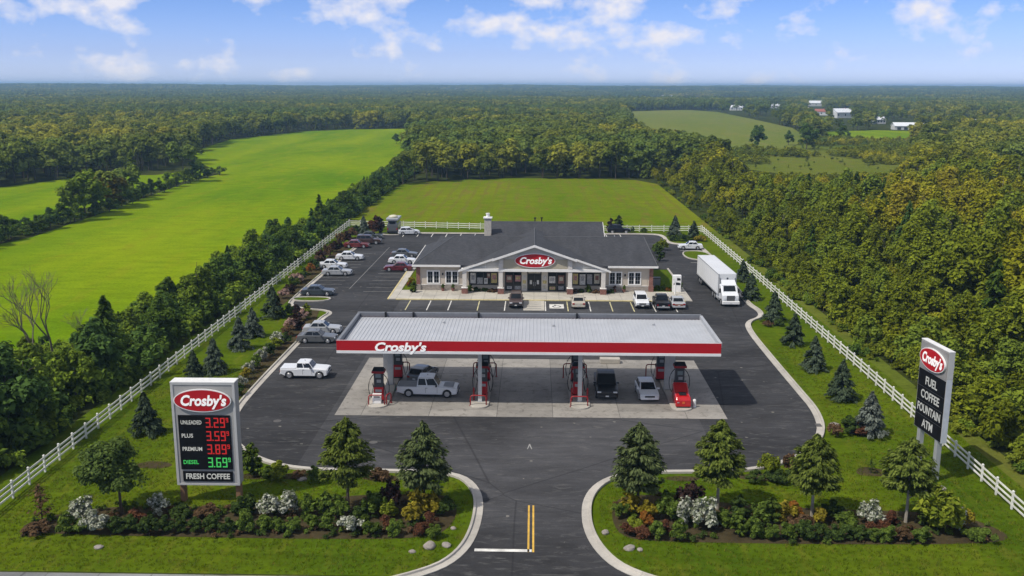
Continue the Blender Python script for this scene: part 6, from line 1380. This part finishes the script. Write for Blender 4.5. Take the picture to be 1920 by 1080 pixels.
# ---------------------------------------------------------------- grass on the front lawns, past counting
rg_ = np.random.default_rng(900); bl = []; bq = []
for i in range(14):
    a = rg_.random()*6.28; p = rg_.normal(size=2)*.10; h = .07+.10*rg_.random(); w = .018; d = np.array([math.cos(a), math.sin(a)]); k = len(bl)
    bl += [(p[0]-d[1]*w, p[1]+d[0]*w, 0), (p[0]+d[1]*w, p[1]-d[0]*w, 0), (p[0]+d[0]*h*.5, p[1]+d[1]*h*.5, h), (p[0]+d[0]*h*.48, p[1]+d[1]*h*.48, h)]; bq.append((k, k+1, k+2, k+3))
LM['grass'] = leaf_mat('grass_blade', (0.075, 0.125, 0.006), (0.130, 0.170, 0.008), (0.17, 0.155, 0.025), transl=.3, objvar=.3)
TUFT = proto('grass_tuft', (np.array(bl), np.array(bq)), LM['grass'])
P = np.concatenate([jitter_grid(-38, -4.5, 54.9, 71, .34, rg_), jitter_grid(4.2, 37.5, 54.9, 76, .34, rg_), jitter_grid(-38.5, -28.8, 71, 100, .42, rg_), jitter_grid(27.5, 37.5, 76, 110, .42, rg_)])
P = P[~inpoly(P, edge+[(9.5, 45), (-9.5, 45)])]
off_ = np.array([[.6, 0], [-.6, 0], [0, .6], [0, -.6]])
kp = np.ones(len(P), bool)
for q in off_: kp &= ~inpoly(P+q, edge+[(9.5, 45), (-9.5, 45)])
for bp in (smooth_poly(bedL, 2), smooth_poly(bedR, 2)): kp &= ~inpoly(P, bp)
P = P[kp & (rg_.random(len(P)) < .8)]
scatter('grass', np.column_stack([P, np.full(len(P), .02)]), [TUFT], rg_.uniform(.5, 1.2, len(P)), np.zeros(len(P)), rg_.uniform(0, 6.28, len(P)))

# low ground cover over the mulch of the front beds
P = np.concatenate([jitter_grid(-36, -5, 59, 67.5, .62, rg_), jitter_grid(5, 33, 59, 67.8, .62, rg_)]); P = P[(inpoly(P, smooth_poly(bedL, 2)) | inpoly(P, smooth_poly(bedR, 2))) & (rg_.random(len(P)) < .34)]
GC = [proto('ground_cover', blob_crown(np.random.default_rng(600+i), .55, 0, .5, 8, 36, .11, .42, .2, .1), LM[k]) for i, k in enumerate(('green', 'darkgreen', 'brown'))]
scatter('ground_cover', np.column_stack([P, np.full(len(P), .03)]), GC, rg_.uniform(.4, .85, len(P)), rg_.choice([0, 1, 1, 0, 2], len(P)), rg_.uniform(0, 6.28, len(P)))
# more of the far village, small and half hidden among the trees
for i, (u_, v_, w_) in enumerate(((1250, 187, 30), (1215, 181, 26), (1600, 196, 22), (1668, 205, 18), (1790, 205, 20), (1850, 198, 24), (1890, 190, 30), (905, 176, 40), (860, 174, 40), (960, 173, 36), (1420, 196, 20))):
    house(u_, v_, w_, 12, 8, (0, 2, 3)[i % 3], 'pale house far off in the woods, '+ordw(sorted((1250, 1215, 1600, 1668, 1790, 1850, 1890, 905, 860, 960, 1420)).index(u_), 11)+' among the most distant', .3*i)

# scrub on the open ground before the far right field
P = jitter_grid(60, 190, 380, 620, 3.4, rg_); q = px_of(np.column_stack([P, np.zeros(len(P))])); P = P[inpoly(q, SC_IMG) | inpoly(P, sc_poly)]
P = P[np.array([mnoise.noise(Vector((x*.035, y*.02, 1.7))) > -.18 for x, y in P])]
scatter('scrub', np.column_stack([P, np.zeros(len(P))]), UND[1:3], rg_.uniform(.6, 1.9, len(P)), rg_.integers(0, 2, len(P)), rg_.uniform(0, 6.28, len(P)))
# alike trees told apart by their place along the wood, where there are few of them
by = {}
for o in list(COL.objects):
    if o.get('group') in ('trees of the wood right of the lot', 'trees of the hedgerow left of the lot'): by.setdefault(o['label'], []).append(o)
for lab, os_ in by.items():
    n = len(os_)
    if 1 < n <= 25:
        os_.sort(key=lambda o: px_of([[o.location.x, o.location.y, 3.0]])[0][0])
        for i, o in enumerate(os_): o['label'] = lab+', '+ordw(i, n)

# brush creeping from the wood towards the right fence
P = jitter_grid(36.4, 39.6, 58, 300, 1.1, rg_); P = P[np.array([mnoise.noise(Vector((x*.25, y*.11, 4.2)))+(x-38.6)*.22 > .10 for x, y in P])]; P = P[(P[:, 0] > 36.6) & ((P[:, 1] < 200) | (P[:, 0] > 38.7))]
scatter('brush', np.column_stack([P, np.full(len(P), .02)]), UND, rg_.uniform(.22, .75, len(P)), rg_.integers(0, 4, len(P)), rg_.uniform(0, 6.28, len(P)))
